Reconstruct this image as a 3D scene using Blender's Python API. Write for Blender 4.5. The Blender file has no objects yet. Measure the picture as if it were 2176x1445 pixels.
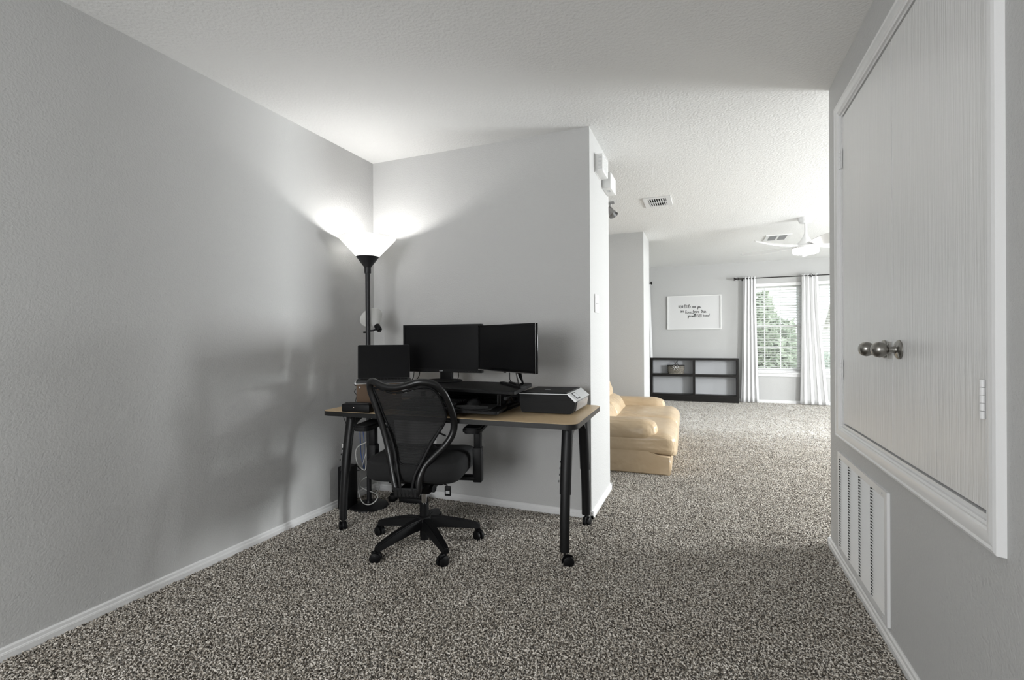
import bpy, bmesh, math, random
from mathutils import Vector, Matrix
random.seed(7)
PI = math.pi
scene = bpy.context.scene
COL = scene.collection

# ------------------------------------------------------------------ camera
CAM_H, YAW, PITCH, ROLL, FPX = 1.1239, 0.3826, -0.0021, -0.0063, 1021.07
Fv = Vector((-math.sin(YAW)*math.cos(PITCH), math.cos(YAW)*math.cos(PITCH), math.sin(PITCH)))
R0 = Vector((math.cos(YAW), math.sin(YAW), 0)); U0 = R0.cross(Fv)
Rv = math.cos(ROLL)*R0 + math.sin(ROLL)*U0
Uv = -math.sin(ROLL)*R0 + math.cos(ROLL)*U0
cam_data = bpy.data.cameras.new('camera'); cam = bpy.data.objects.new('camera', cam_data); COL.objects.link(cam)
cam_data.sensor_width = 36.0; cam_data.lens = 36.0*FPX/2176.0; cam_data.clip_start = 0.05
M = Matrix((Rv, Uv, -Fv)).transposed().to_4x4(); M.translation = (0, 0, CAM_H); cam.matrix_world = M
scene.camera = cam
EYE = Vector((0, 0, CAM_H))
def at(u, v, ax, val):
    """photo pixel -> point on the plane ax = val"""
    d = Fv + (u-1088)/FPX*Rv - (v-722.5)/FPX*Uv
    k = 'xyz'.index(ax); t = (val-EYE[k])/d[k]
    return EYE + d*t

# ------------------------------------------------------------------ world, lights, exposure
world = bpy.data.worlds.new('world'); scene.world = world; world.use_nodes = True
bg = world.node_tree.nodes['Background']; bg.inputs[0].default_value = (0.93, 0.97, 1.0, 1); bg.inputs[1].default_value = 1.9
scene.view_settings.view_transform = 'Standard'; scene.view_settings.look = 'None'
scene.view_settings.gamma = 1.0; scene.view_settings.exposure = 0.42; scene.view_settings.use_curve_mapping = False
def area_light(name, loc, aim, sx, sy, power, col=(1, 1, 1)):
    l = bpy.data.lights.new(name, 'AREA'); l.shape = 'RECTANGLE'; l.size = sx; l.size_y = sy; l.energy = power; l.color = col
    o = bpy.data.objects.new(name, l); COL.objects.link(o); o.location = loc
    o.rotation_euler = Vector(aim).to_track_quat('-Z', 'Y').to_euler()
    return o
# daylight from the unseen side window; far-side and rear lamps are added fill
area_light('daylight_side_window', (4.37, 4.72, 1.35), (-1, -0.12, -0.62), 1.1, 1.25, 285, (0.97, 0.985, 1))
area_light('added_far_side_fill', (4.37, 7.6, 1.35), (-1, 0, -1.0), 1.3, 1.2, 95, (0.97, 0.985, 1))  # added fill that evens out the far room's light
area_light('added_rear_fill', (-1.25, -2.67, 1.35), (0.1, 1, -0.12), 1.7, 1.4, 66, (0.99, 0.99, 1))  # added soft fill from behind the camera

# ------------------------------------------------------------------ materials
def mat(name, col, rough=0.5, metal=0.0, bump=None, noise=None, spec=None, coat=0.0):
    """bump=(scale, strength, distance); noise=(scale, colour2, lo, hi)"""
    m = bpy.data.materials.new(name); m.use_nodes = True
    nt = m.node_tree; b = nt.nodes['Principled BSDF']
    b.inputs['Base Color'].default_value = (*col, 1); b.inputs['Roughness'].default_value = rough
    b.inputs['Metallic'].default_value = metal
    if spec is not None: b.inputs['Specular IOR Level'].default_value = spec
    if coat: b.inputs['Coat Weight'].default_value = coat; b.inputs['Coat Roughness'].default_value = 0.1
    tc = nt.nodes.new('ShaderNodeNewGeometry')
    if noise:
        n = nt.nodes.new('ShaderNodeTexNoise'); n.inputs['Scale'].default_value = noise[0]; n.inputs['Detail'].default_value = 3
        nt.links.new(tc.outputs['Position'], n.inputs['Vector'])
        r = nt.nodes.new('ShaderNodeMapRange'); r.inputs[1].default_value = noise[2]; r.inputs[2].default_value = noise[3]
        nt.links.new(n.outputs['Fac'], r.inputs[0])
        mx = nt.nodes.new('ShaderNodeMix'); mx.data_type = 'RGBA'
        mx.inputs[6].default_value = (*col, 1); mx.inputs[7].default_value = (*noise[1], 1)
        nt.links.new(r.outputs[0], mx.inputs[0]); nt.links.new(mx.outputs[2], b.inputs['Base Color'])
    if bump:
        n2 = nt.nodes.new('ShaderNodeTexNoise'); n2.inputs['Scale'].default_value = bump[0]; n2.inputs['Detail'].default_value = 2
        nt.links.new(tc.outputs['Position'], n2.inputs['Vector'])
        bp = nt.nodes.new('ShaderNodeBump'); bp.inputs['Strength'].default_value = bump[1]; bp.inputs['Distance'].default_value = bump[2]
        nt.links.new(n2.outputs['Fac'], bp.inputs['Height']); nt.links.new(bp.outputs[0], b.inputs['Normal'])
    return m
M_ = {}
M_['wall'] = mat('wall_paint', (0.52, 0.52, 0.515), 0.6, bump=(135, 0.5, 0.0035), spec=0.3)
M_['ceiling'] = mat('ceiling_paint', (0.80, 0.80, 0.79), 0.8, bump=(70, 0.7, 0.005), spec=0.2)
M_['trim'] = mat('trim_paint', (0.76, 0.76, 0.76), 0.3)
M_['white'] = mat('white_plastic', (0.78, 0.78, 0.77), 0.35)
M_['whitefan'] = mat('white_fan_paint', (0.80, 0.80, 0.80), 0.35)
M_['black'] = mat('black_plastic', (0.005, 0.005, 0.0055), 0.5, spec=0.18)
M_['blackgloss'] = mat('black_gloss', (0.004, 0.004, 0.0045), 0.14, spec=0.14)
M_['screen'] = mat('screen_glass', (0.004, 0.004, 0.0045), 0.35, spec=0.16)
M_['blackmetal'] = mat('black_metal', (0.006, 0.006, 0.0065), 0.42, spec=0.3)
M_['frame'] = mat('black_frame_plastic', (0.005, 0.005, 0.0055), 0.3, spec=0.45)
M_['darkgrey'] = mat('dark_grey', (0.025, 0.025, 0.026), 0.5, spec=0.3)
M_['lampmetal'] = mat('lamp_metal', (0.012, 0.012, 0.014), 0.45, spec=0.4)
M_['fabric'] = mat('black_fabric', (0.007, 0.007, 0.0075), 0.9, bump=(900, 0.3, 0.001))
M_['chrome'] = mat('chrome', (0.6, 0.6, 0.6), 0.15, 1.0)
M_['nickel'] = mat('satin_nickel', (0.30, 0.29, 0.27), 0.28, 1.0)
M_['steel'] = mat('brushed_steel', (0.40, 0.40, 0.40), 0.35, 1.0)
M_['silver'] = mat('silver_plastic', (0.55, 0.56, 0.57), 0.3, 0.4)
M_['laminate'] = mat('maple_laminate', (0.60, 0.45, 0.275), 0.38, noise=(40, (0.56, 0.415, 0.245), 0.4, 0.6))
M_['edge'] = mat('desk_edge', (0.010, 0.010, 0.010), 0.4, spec=0.4)
M_['leather'] = mat('tan_leather', (0.50, 0.375, 0.24), 0.28, bump=(16, 0.16, 0.02), noise=(5, (0.55, 0.43, 0.29), 0.35, 0.65))
M_['espresso'] = mat('espresso_wood', (0.010, 0.009, 0.0085), 0.4, spec=0.3)
M_['backpanel'] = mat('pale_back_panel', (0.52, 0.53, 0.55), 0.6)
M_['curtain'] = mat('white_curtain', (0.74, 0.74, 0.745), 0.9, bump=(400, 0.2, 0.001))
M_['bronze'] = mat('dark_bronze', (0.02, 0.018, 0.017), 0.35, 0.6)
M_['wicker'] = mat('grey_wicker', (0.22, 0.20, 0.17), 0.7, noise=(60, (0.12, 0.11, 0.09), 0.4, 0.6))
M_['cablewhite'] = mat('white_cable', (0.6, 0.6, 0.58), 0.5)
M_['cableblue'] = mat('blue_cable', (0.05, 0.10, 0.28), 0.5)
M_['brownbox'] = mat('brown_wood', (0.10, 0.055, 0.025), 0.5)
M_['paper'] = mat('sign_board', (0.68, 0.68, 0.68), 0.7)
M_['ink'] = mat('black_ink', (0.02, 0.02, 0.02), 0.7)
M_['dark'] = mat('dark_void', (0.008, 0.008, 0.008), 0.9)
M_['blind'] = mat('white_blind', (0.85, 0.85, 0.85), 0.4)
M_['leaf'] = mat('leaf_green', (0.27, 0.32, 0.23), 0.6, noise=(3, (0.52, 0.56, 0.44), 0.35, 0.65))
M_['leafdark'] = mat('leaf_grey_green', (0.30, 0.36, 0.31), 0.6, noise=(3, (0.48, 0.52, 0.45), 0.35, 0.65))
M_['bark'] = mat('bark', (0.12, 0.09, 0.06), 0.8)
M_['shingle'] = mat('roof_shingle', (0.50, 0.48, 0.47), 0.8, noise=(6, (0.40, 0.39, 0.38), 0.4, 0.6))
M_['siding'] = mat('house_siding', (0.78, 0.77, 0.74), 0.8)
M_['lawn'] = mat('lawn', (0.22, 0.24, 0.12), 0.9, noise=(2, (0.35, 0.33, 0.20), 0.4, 0.6))
M_['led'] = mat('status_led', (0.9, 0.9, 0.9), 0.4)
M_['led'].node_tree.nodes['Principled BSDF'].inputs['Emission Color'].default_value = (1, 1, 1, 1)
M_['led'].node_tree.nodes['Principled BSDF'].inputs['Emission Strength'].default_value = 1.0
M_['display'] = mat('printer_display', (0.55, 0.56, 0.57), 0.25)
M_['clear'] = mat('smoked_tray', (0.25, 0.25, 0.26), 0.12)

def leather_creases():
    nt = M_['leather'].node_tree; bp = [n for n in nt.nodes if n.type == 'BUMP'][0]
    g = nt.nodes.new('ShaderNodeNewGeometry'); mp = nt.nodes.new('ShaderNodeMapping'); mp.inputs['Scale'].default_value = (3.0, 20.0, 4.0)
    n = nt.nodes.new('ShaderNodeTexNoise'); n.inputs['Scale'].default_value = 1.0; n.inputs['Detail'].default_value = 3; n.inputs['Distortion'].default_value = 0.8
    nt.links.new(g.outputs['Position'], mp.inputs[0]); nt.links.new(mp.outputs[0], n.inputs['Vector'])
    b2 = nt.nodes.new('ShaderNodeBump'); b2.inputs['Strength'].default_value = 0.55; b2.inputs['Distance'].default_value = 0.03
    nt.links.new(n.outputs['Fac'], b2.inputs['Height']); nt.links.new(bp.outputs[0], b2.inputs['Normal'])
    nt.links.new(b2.outputs[0], nt.nodes['Principled BSDF'].inputs['Normal'])
leather_creases()
def m_fan_lens():
    m = bpy.data.materials.new('fan_lens'); m.use_nodes = True
    b = m.node_tree.nodes['Principled BSDF']; b.inputs['Base Color'].default_value = (0.9, 0.9, 0.9, 1)
    b.inputs['Emission Color'].default_value = (1, 0.99, 0.97, 1); b.inputs['Emission Strength'].default_value = 10.0
    return m
M_['lens'] = m_fan_lens()
def m_shade(name, trans):
    m = bpy.data.materials.new(name); m.use_nodes = True; nt = m.node_tree
    for n in list(nt.nodes): nt.nodes.remove(n)
    o = nt.nodes.new('ShaderNodeOutputMaterial'); mx = nt.nodes.new('ShaderNodeMixShader')
    d = nt.nodes.new('ShaderNodeBsdfDiffuse'); t = nt.nodes.new('ShaderNodeBsdfTranslucent')
    d.inputs[0].default_value = (0.85, 0.85, 0.84, 1); t.inputs[0].default_value = (0.95, 0.95, 0.94, 1)
    mx.inputs[0].default_value = trans
    nt.links.new(d.outputs[0], mx.inputs[1]); nt.links.new(t.outputs[0], mx.inputs[2]); nt.links.new(mx.outputs[0], o.inputs[0])
    return m
M_['shade'] = m_shade('frosted_shade', 0.66)
def m_glass():
    m = bpy.data.materials.new('window_glass'); m.use_nodes = True; nt = m.node_tree
    for n in list(nt.nodes): nt.nodes.remove(n)
    o = nt.nodes.new('ShaderNodeOutputMaterial'); mx = nt.nodes.new('ShaderNodeMixShader')
    a = nt.nodes.new('ShaderNodeBsdfTransparent'); g = nt.nodes.new('ShaderNodeBsdfGlossy')
    g.inputs['Roughness'].default_value = 0.02; a.inputs[0].default_value = (0.93, 0.96, 0.95, 1)
    mx.inputs[0].default_value = 0.06
    nt.links.new(a.outputs[0], mx.inputs[1]); nt.links.new(g.outputs[0], mx.inputs[2]); nt.links.new(mx.outputs[0], o.inputs[0])
    return m
M_['glass'] = m_glass()
def m_mesh():
    m = bpy.data.materials.new('mesh_fabric'); m.use_nodes = True; nt = m.node_tree
    b = nt.nodes['Principled BSDF']; b.inputs['Base Color'].default_value = (0.007, 0.007, 0.0075, 1); b.inputs['Roughness'].default_value = 0.8
    o = nt.nodes['Material Output']; mx = nt.nodes.new('ShaderNodeMixShader'); t = nt.nodes.new('ShaderNodeBsdfTransparent')
    tc = nt.nodes.new('ShaderNodeTexCoord'); w = nt.nodes.new('ShaderNodeTexWave'); w.bands_direction = 'Z'
    w.inputs['Scale'].default_value = 55; w.inputs['Distortion'].default_value = 0.6
    nt.links.new(tc.outputs['Object'], w.inputs['Vector'])
    r = nt.nodes.new('ShaderNodeMapRange'); r.inputs[1].default_value = 0.25; r.inputs[2].default_value = 0.75
    r.inputs[3].default_value = 0.88; r.inputs[4].default_value = 1.0
    nt.links.new(w.outputs['Fac'], r.inputs[0]); nt.links.new(r.outputs[0], mx.inputs[0])
    nt.links.new(t.outputs[0], mx.inputs[1]); nt.links.new(b.outputs[0], mx.inputs[2]); nt.links.new(mx.outputs[0], o.inputs[0])
    return m
M_['mesh'] = m_mesh()
def m_door():
    m = mat('painted_door', (0.74, 0.74, 0.735), 0.30); nt = m.node_tree; b = nt.nodes['Principled BSDF']
    g = nt.nodes.new('ShaderNodeNewGeometry'); mp = nt.nodes.new('ShaderNodeMapping'); mp.inputs['Scale'].default_value = (1, 60, 2.2)
    n = nt.nodes.new('ShaderNodeTexNoise'); n.inputs['Scale'].default_value = 2.0; n.inputs['Detail'].default_value = 3
    bp = nt.nodes.new('ShaderNodeBump'); bp.inputs['Strength'].default_value = 0.6; bp.inputs['Distance'].default_value = 0.004
    nt.links.new(g.outputs['Position'], mp.inputs[0]); nt.links.new(mp.outputs[0], n.inputs['Vector'])
    nt.links.new(n.outputs['Fac'], bp.inputs['Height']); nt.links.new(bp.outputs[0], b.inputs['Normal'])
    return m
M_['door'] = m_door()
def m_carpet(name, a, bcol, c, scale):
    m = bpy.data.materials.new(name); m.use_nodes = True; nt = m.node_tree; b = nt.nodes['Principled BSDF']
    b.inputs['Roughness'].default_value = 0.95; b.inputs['Specular IOR Level'].default_value = 0.1
    b.inputs['Sheen Weight'].default_value = 0.55; b.inputs['Sheen Roughness'].default_value = 0.45; b.inputs['Sheen Tint'].default_value = (1, 0.98, 0.95, 1)
    g = nt.nodes.new('ShaderNodeNewGeometry')
    n = nt.nodes.new('ShaderNodeTexNoise'); n.inputs['Scale'].default_value = scale; n.inputs['Detail'].default_value = 1.0
    nt.links.new(g.outputs['Position'], n.inputs['Vector'])
    r = nt.nodes.new('ShaderNodeValToRGB'); e = r.color_ramp.elements
    e[0].position = 0.40; e[0].color = (*a, 1); e[1].position = 0.62; e[1].color = (*c, 1)
    k = e.new(0.5); k.color = (*bcol, 1)
    nt.links.new(n.outputs['Fac'], r.inputs[0])
    n3 = nt.nodes.new('ShaderNodeTexNoise'); n3.inputs['Scale'].default_value = 4.5; n3.inputs['Detail'].default_value = 3; n3.inputs['Roughness'].default_value = 0.6
    nt.links.new(g.outputs['Position'], n3.inputs['Vector'])
    r3 = nt.nodes.new('ShaderNodeValToRGB'); e3 = r3.color_ramp.elements
    e3[0].position = 0.38; e3[0].color = (0.86, 0.845, 0.82, 1); e3[1].position = 0.62; e3[1].color = (1, 0.995, 0.985, 1)
    nt.links.new(n3.outputs['Fac'], r3.inputs[0])
    mu = nt.nodes.new('ShaderNodeMix'); mu.data_type = 'RGBA'; mu.blend_type = 'MULTIPLY'; mu.inputs[0].default_value = 1.0
    nt.links.new(r.outputs[0], mu.inputs[6]); nt.links.new(r3.outputs[0], mu.inputs[7]); nt.links.new(mu.outputs[2], b.inputs['Base Color'])
    bp = nt.nodes.new('ShaderNodeBump'); bp.inputs['Strength'].default_value = 0.8; bp.inputs['Distance'].default_value = 0.006
    nt.links.new(n.outputs['Fac'], bp.inputs['Height']); nt.links.new(bp.outputs[0], b.inputs['Normal'])
    return m
M_['carpet'] = m_carpet('carpet_backing', (0.06, 0.055, 0.048), (0.44, 0.42, 0.39), (0.86, 0.845, 0.82), 190)
M_['pile'] = m_carpet('carpet_yarn', (0.07, 0.058, 0.046), (0.45, 0.405, 0.345), (0.85, 0.81, 0.755), 120)

# ------------------------------------------------------------------ mesh helpers
def box(bm, x0, x1, y0, y1, z0, z1, mtx=None):
    vs = [bm.verts.new((x, y, z)) for z in (z0, z1) for (x, y) in ((x0, y0), (x1, y0), (x1, y1), (x0, y1))]
    if mtx:
        for v in vs: v.co = mtx @ v.co
    q = [(3, 2, 1, 0), (4, 5, 6, 7), (0, 1, 5, 4), (1, 2, 6, 5), (2, 3, 7, 6), (3, 0, 4, 7)]
    for f in q: bm.faces.new([vs[i] for i in f])
    return vs
def rbox(bm, x0, x1, y0, y1, z0, z1, r=0.005, seg=2, mtx=None):
    b2 = bmesh.new(); box(b2, x0, x1, y0, y1, z0, z1)
    bmesh.ops.bevel(b2, geom=b2.edges[:], offset=r, segments=seg, affect='EDGES', profile=0.5)
    if mtx: bmesh.ops.transform(b2, matrix=mtx, verts=b2.verts[:])
    merge(bm, b2)
def merge(bm, b2):
    me = bpy.data.meshes.new('tmp'); b2.to_mesh(me); b2.free(); bm.from_mesh(me); bpy.data.meshes.remove(me)
def prism(bm, poly, h0, h1, axis='z', mtx=None):
    """extrude a 2D polygon; axis z: (x,y), axis y: (x,z), axis x: (y,z)"""
    def P(a, b, h): return {'z': (a, b, h), 'y': (a, h, b), 'x': (h, a, b)}[axis]
    lo = [bm.verts.new(P(a, b, h0)) for a, b in poly]; hi = [bm.verts.new(P(a, b, h1)) for a, b in poly]
    if mtx:
        for v in lo+hi: v.co = mtx @ v.co
    n = len(poly); fs = [bm.faces.new(lo[::-1]), bm.faces.new(hi)]
    for i in range(n): fs.append(bm.faces.new((lo[i], lo[(i+1) % n], hi[(i+1) % n], hi[i])))
    bmesh.ops.recalc_face_normals(bm, faces=fs)
def smooth_path(pts, sub=6, closed=False):
    P = [Vector(p) for p in pts]; n = len(P); out = []
    rng = range(n if closed else n-1)
    for i in rng:
        p0 = P[(i-1) % n] if closed or i > 0 else P[i]; p1 = P[i]; p2 = P[(i+1) % n]
        p3 = P[(i+2) % n] if closed or i+2 < n else P[(i+1) % n]
        for k in range(sub):
            t = k/sub
            out.append(0.5*((2*p1)+(-p0+p2)*t+(2*p0-5*p1+4*p2-p3)*t*t+(-p0+3*p1-3*p2+p3)*t**3))
    if not closed: out.append(P[-1])
    return out
def tube(bm, pts, r, n=8, closed=False, ry=None, up=None):
    """sweep a circle/ellipse; r may be a list; ry = second radius along 'up'"""
    P = [Vector(p) for p in pts]; m = len(P); rings = []
    prev = None
    for i in range(m):
        a = P[(i-1) % m] if closed or i > 0 else P[i]; b = P[(i+1) % m] if closed or i < m-1 else P[i]
        t = (b-a); t = t.normalized() if t.length > 1e-9 else Vector((0, 0, 1))
        if up is not None: ref = Vector(up)
        elif prev is None: ref = Vector((0, 0, 1)) if abs(t.z) < 0.9 else Vector((1, 0, 0))
        else: ref = prev
        x = (ref - t*ref.dot(t))
        x = x.normalized() if x.length > 1e-6 else t.orthogonal().normalized()
        y = t.cross(x); prev = x
        rr = r[i] if isinstance(r, (list, tuple)) else r
        r2 = rr if ry is None else (ry[i] if isinstance(ry, (list, tuple)) else ry)
        rings.append([bm.verts.new(P[i]+x*(r2*math.cos(2*PI*k/n))+y*(rr*math.sin(2*PI*k/n))) for k in range(n)])
    fs = []
    for i in range(m if closed else m-1):
        A = rings[i]; B = rings[(i+1) % m]
        for k in range(n): fs.append(bm.faces.new((A[k], A[(k+1) % n], B[(k+1) % n], B[k])))
    if not closed:
        fs.append(bm.faces.new(rings[0][::-1])); fs.append(bm.faces.new(rings[-1]))
    bmesh.ops.recalc_face_normals(bm, faces=fs)
def lathe(bm, prof, n=32, mtx=None, close=False):
    rings = []
    for r, z in prof:
        if r < 1e-6: rings.append([bm.verts.new((0, 0, z))])
        else: rings.append([bm.verts.new((r*math.cos(2*PI*k/n), r*math.sin(2*PI*k/n), z)) for k in range(n)])
    fs = []
    m = len(rings)
    for i in range(m if close else m-1):
        A, B = rings[i], rings[(i+1) % m]
        if len(A) == 1 and len(B) == 1: continue
        for k in range(n):
            a0 = A[0] if len(A) == 1 else A[k]; a1 = A[0] if len(A) == 1 else A[(k+1) % n]
            b0 = B[0] if len(B) == 1 else B[k]; b1 = B[0] if len(B) == 1 else B[(k+1) % n]
            vs = []
            for v in (a0, a1, b1, b0):
                if v not in vs: vs.append(v)
            if len(vs) > 2: fs.append(bm.faces.new(vs))
    bmesh.ops.recalc_face_normals(bm, faces=fs)
    if mtx: bmesh.ops.transform(bm, matrix=mtx, verts=[v for R in rings for v in R])
def rrect(x0, x1, y0, y1, r, n=5):
    out = []
    for cx, cy, a in ((x1-r, y0+r, -PI/2), (x1-r, y1-r, 0), (x0+r, y1-r, PI/2), (x0+r, y0+r, PI)):
        for k in range(n+1):
            t = a+PI/2*k/n; out.append((cx+r*math.cos(t), cy+r*math.sin(t)))
    return out
def align(p0, p1):
    """matrix that puts local z along p1-p0 with origin p0"""
    d = Vector(p1)-Vector(p0)
    return Matrix.Translation(Vector(p0)) @ d.to_track_quat('Z', 'Y').to_matrix().to_4x4()
def obj(name, bm, m, parent=None, smooth=False, angle=40):
    me = bpy.data.meshes.new(name); bm.to_mesh(me); bm.free()
    if smooth:
        for p in me.polygons: p.use_smooth = True
        try: me.set_sharp_from_angle(angle=math.radians(angle))
        except Exception: pass
    o = bpy.data.objects.new(name, me); COL.objects.link(o)
    if m is not None: me.materials.append(M_[m] if isinstance(m, str) else m)
    if parent is not None: o.parent = parent
    return o
def B(): return bmesh.new()
def link_copy(src, name, parent, mtx=None):
    o = bpy.data.objects.new(name, src.data); COL.objects.link(o); o.parent = parent
    if mtx is not None: o.matrix_local = mtx
    return o
def tag(o, label, cat, group=None, kind=None):
    o['label'] = label; o['category'] = cat
    if group: o['group'] = group
    if kind: o['kind'] = kind
    return o
def thing(name, label, cat, loc=(0, 0, 0), rz=0.0, group=None):
    o = bpy.data.objects.new(name, None); COL.objects.link(o); o.empty_display_size = 0.05
    o.location = loc; o.rotation_euler = (0, 0, rz)
    return tag(o, label, cat, group)
def struct(o):
    o['kind'] = 'structure'; return o
def sroot(name, loc=(0, 0, 0)):
    o = bpy.data.objects.new(name, None); COL.objects.link(o); o.location = loc; o.empty_display_size = 0.05
    return struct(o)
def one_box(name, m, parent, *a, r=None, mtx=None):
    b = B()
    if r: rbox(b, *a, r=r, mtx=mtx)
    else: box(b, *a, mtx=mtx)
    return obj(name, b, m, parent, smooth=bool(r))

# ------------------------------------------------------------------ room shell
XL, YB, XC, XR, YR, YF, H = -2.299, 2.949, -0.662, 0.618, 3.016, 9.291, 2.44
YS = 3.58                 # far end of the corner partition
XK, YK0, YK1 = -0.704, 6.112, 6.751   # second wall block
XE, YN = 4.4, -2.7        # hidden east and rear walls
T = 0.12
struct(one_box('floor', 'carpet', None, XL-T, XE+T, YN-T, YF+T, -0.1, 0.0))
struct(one_box('ceiling', 'ceiling', None, XL-T, XE+T, YN-T, YF+T, H, H+0.1))
struct(one_box('wall_left', 'wall', None, XL-T, XL, YN-T, YF+T, 0, H))
struct(one_box('wall_back', 'wall', None, XL, XC, YB, YS, 0, H))
struct(one_box('wall_hall', 'wall', None, XL, XK, YK0, YK1, 0, H))
# right wall with the cupboard opening
DY0, DY1, DZ0, DZ1 = 1.455, 2.768, 0.690, 2.200
b = B()
box(b, XR, XR+T, YN, DY0, 0, H); box(b, XR, XR+T, DY1, YR, 0, H)
box(b, XR, XR+T, DY0, DY1, 0, DZ0); box(b, XR, XR+T, DY0, DY1, DZ1, H)
box(b, XR+T, XE, YR-T, YR, 0, H)
struct(obj('wall_right', b, 'wall'))
# cupboard interior behind the doors
b = B(); box(b, XR+T, XR+T+0.7, DY0-0.1, DY0-0.05, 0.5, H); box(b, XR+T, XR+T+0.7, DY1+0.03, DY1+0.08, 0.5, H)
box(b, XR+T+0.7, XR+T+0.75, DY0-0.1, DY1+0.08, 0.5, H); box(b, XR+T, XR+T+0.7, DY0-0.05, DY1+0.03, 0.55, 0.6)
struct(obj('wall_cupboard', b, 'wall'))
def holed_wall(name, axis, c0, c1, a0, a1, holes):
    b = B(); cur = a0
    def bx(p, q, z0, z1):
        if axis == 'y': box(b, p, q, c0, c1, z0, z1)
        else: box(b, c0, c1, p, q, z0, z1)
    for (h0, h1, z0, z1) in holes:
        bx(cur, h0, 0, H); bx(h0, h1, 0, z0); bx(h0, h1, z1, H); cur = h1
    bx(cur, a1, 0, H)
    return struct(obj(name, b, 'wall'))
W1 = (0.650, 1.500, 0.53, 2.055); W2 = (1.715, 2.565, 0.53, 2.055); W0 = (-2.0, -1.15, 0.53, 2.055)
holed_wall('wall_far', 'y', YF, YF+T, XL, XE, [W0, W1, W2])
E1 = (4.15, 5.30, 0.62, 2.07); E2 = (6.9, 8.3, 0.62, 2.07)  # the farther opening is added, out of view, for the evening-out fill
holed_wall('wall_east', 'x', XE, XE+T, YR-T, YF, [E1, E2])
R1 = (-2.1, -0.4, 0.65, 2.05)  # added opening behind the camera for the rear fill
holed_wall('wall_rear', 'y', YN-T, YN, XL, XR+T, [R1])

# baseboards: moulded profile swept along straight runs
def baseboard(name, p0, p1, nrm):
    prof = [(0, 0), (0.014, 0), (0.014, 0.028), (0.0125, 0.0295), (0.0125, 0.0315), (0.0095, 0.035), (0.0085, 0.046), (0.004, 0.051), (0, 0.051)]
    b = B(); A, Bv = Vector((*p0, 0)), Vector((*p1, 0)); n = Vector((*nrm, 0))
    v0 = [b.verts.new(A+n*t+Vector((0, 0, z))) for t, z in prof]; v1 = [b.verts.new(Bv+n*t+Vector((0, 0, z))) for t, z in prof]
    k = len(prof); fs = [b.faces.new(v0), b.faces.new(v1[::-1])]
    for i in range(k): fs.append(b.faces.new((v0[i], v0[(i+1) % k], v1[(i+1) % k], v1[i])))
    bmesh.ops.recalc_face_normals(b, faces=fs)
    return struct(obj(name, b, 'trim', None, True, 25))
baseboard('baseboard_left', (XL, YN), (XL, YB), (1, 0))
baseboard('baseboard_back', (XL, YB), (XC+0.014, YB), (0, -1))
baseboard('baseboard_partition', (XC, YB-0.014), (XC, YS+0.014), (1, 0))
baseboard('baseboard_alcove', (XL, YS), (XC+0.014, YS), (0, 1))
baseboard('baseboard_right', (XR, YN), (XR, YR+0.014), (-1, 0))
baseboard('baseboard_landing', (XR-0.014, YR), (XE, YR), (0, 1))
baseboard('baseboard_hall', (XL, YK0), (XK+0.014, YK0), (0, -1))
baseboard('baseboard_hall_end', (XK, YK0-0.014), (XK, YK1), (1, 0))
baseboard('baseboard_far', (XL, YF), (XE, YF), (0, -1))
baseboard('baseboard_east', (XE, YR), (XE, YF), (-1, 0))

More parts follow.
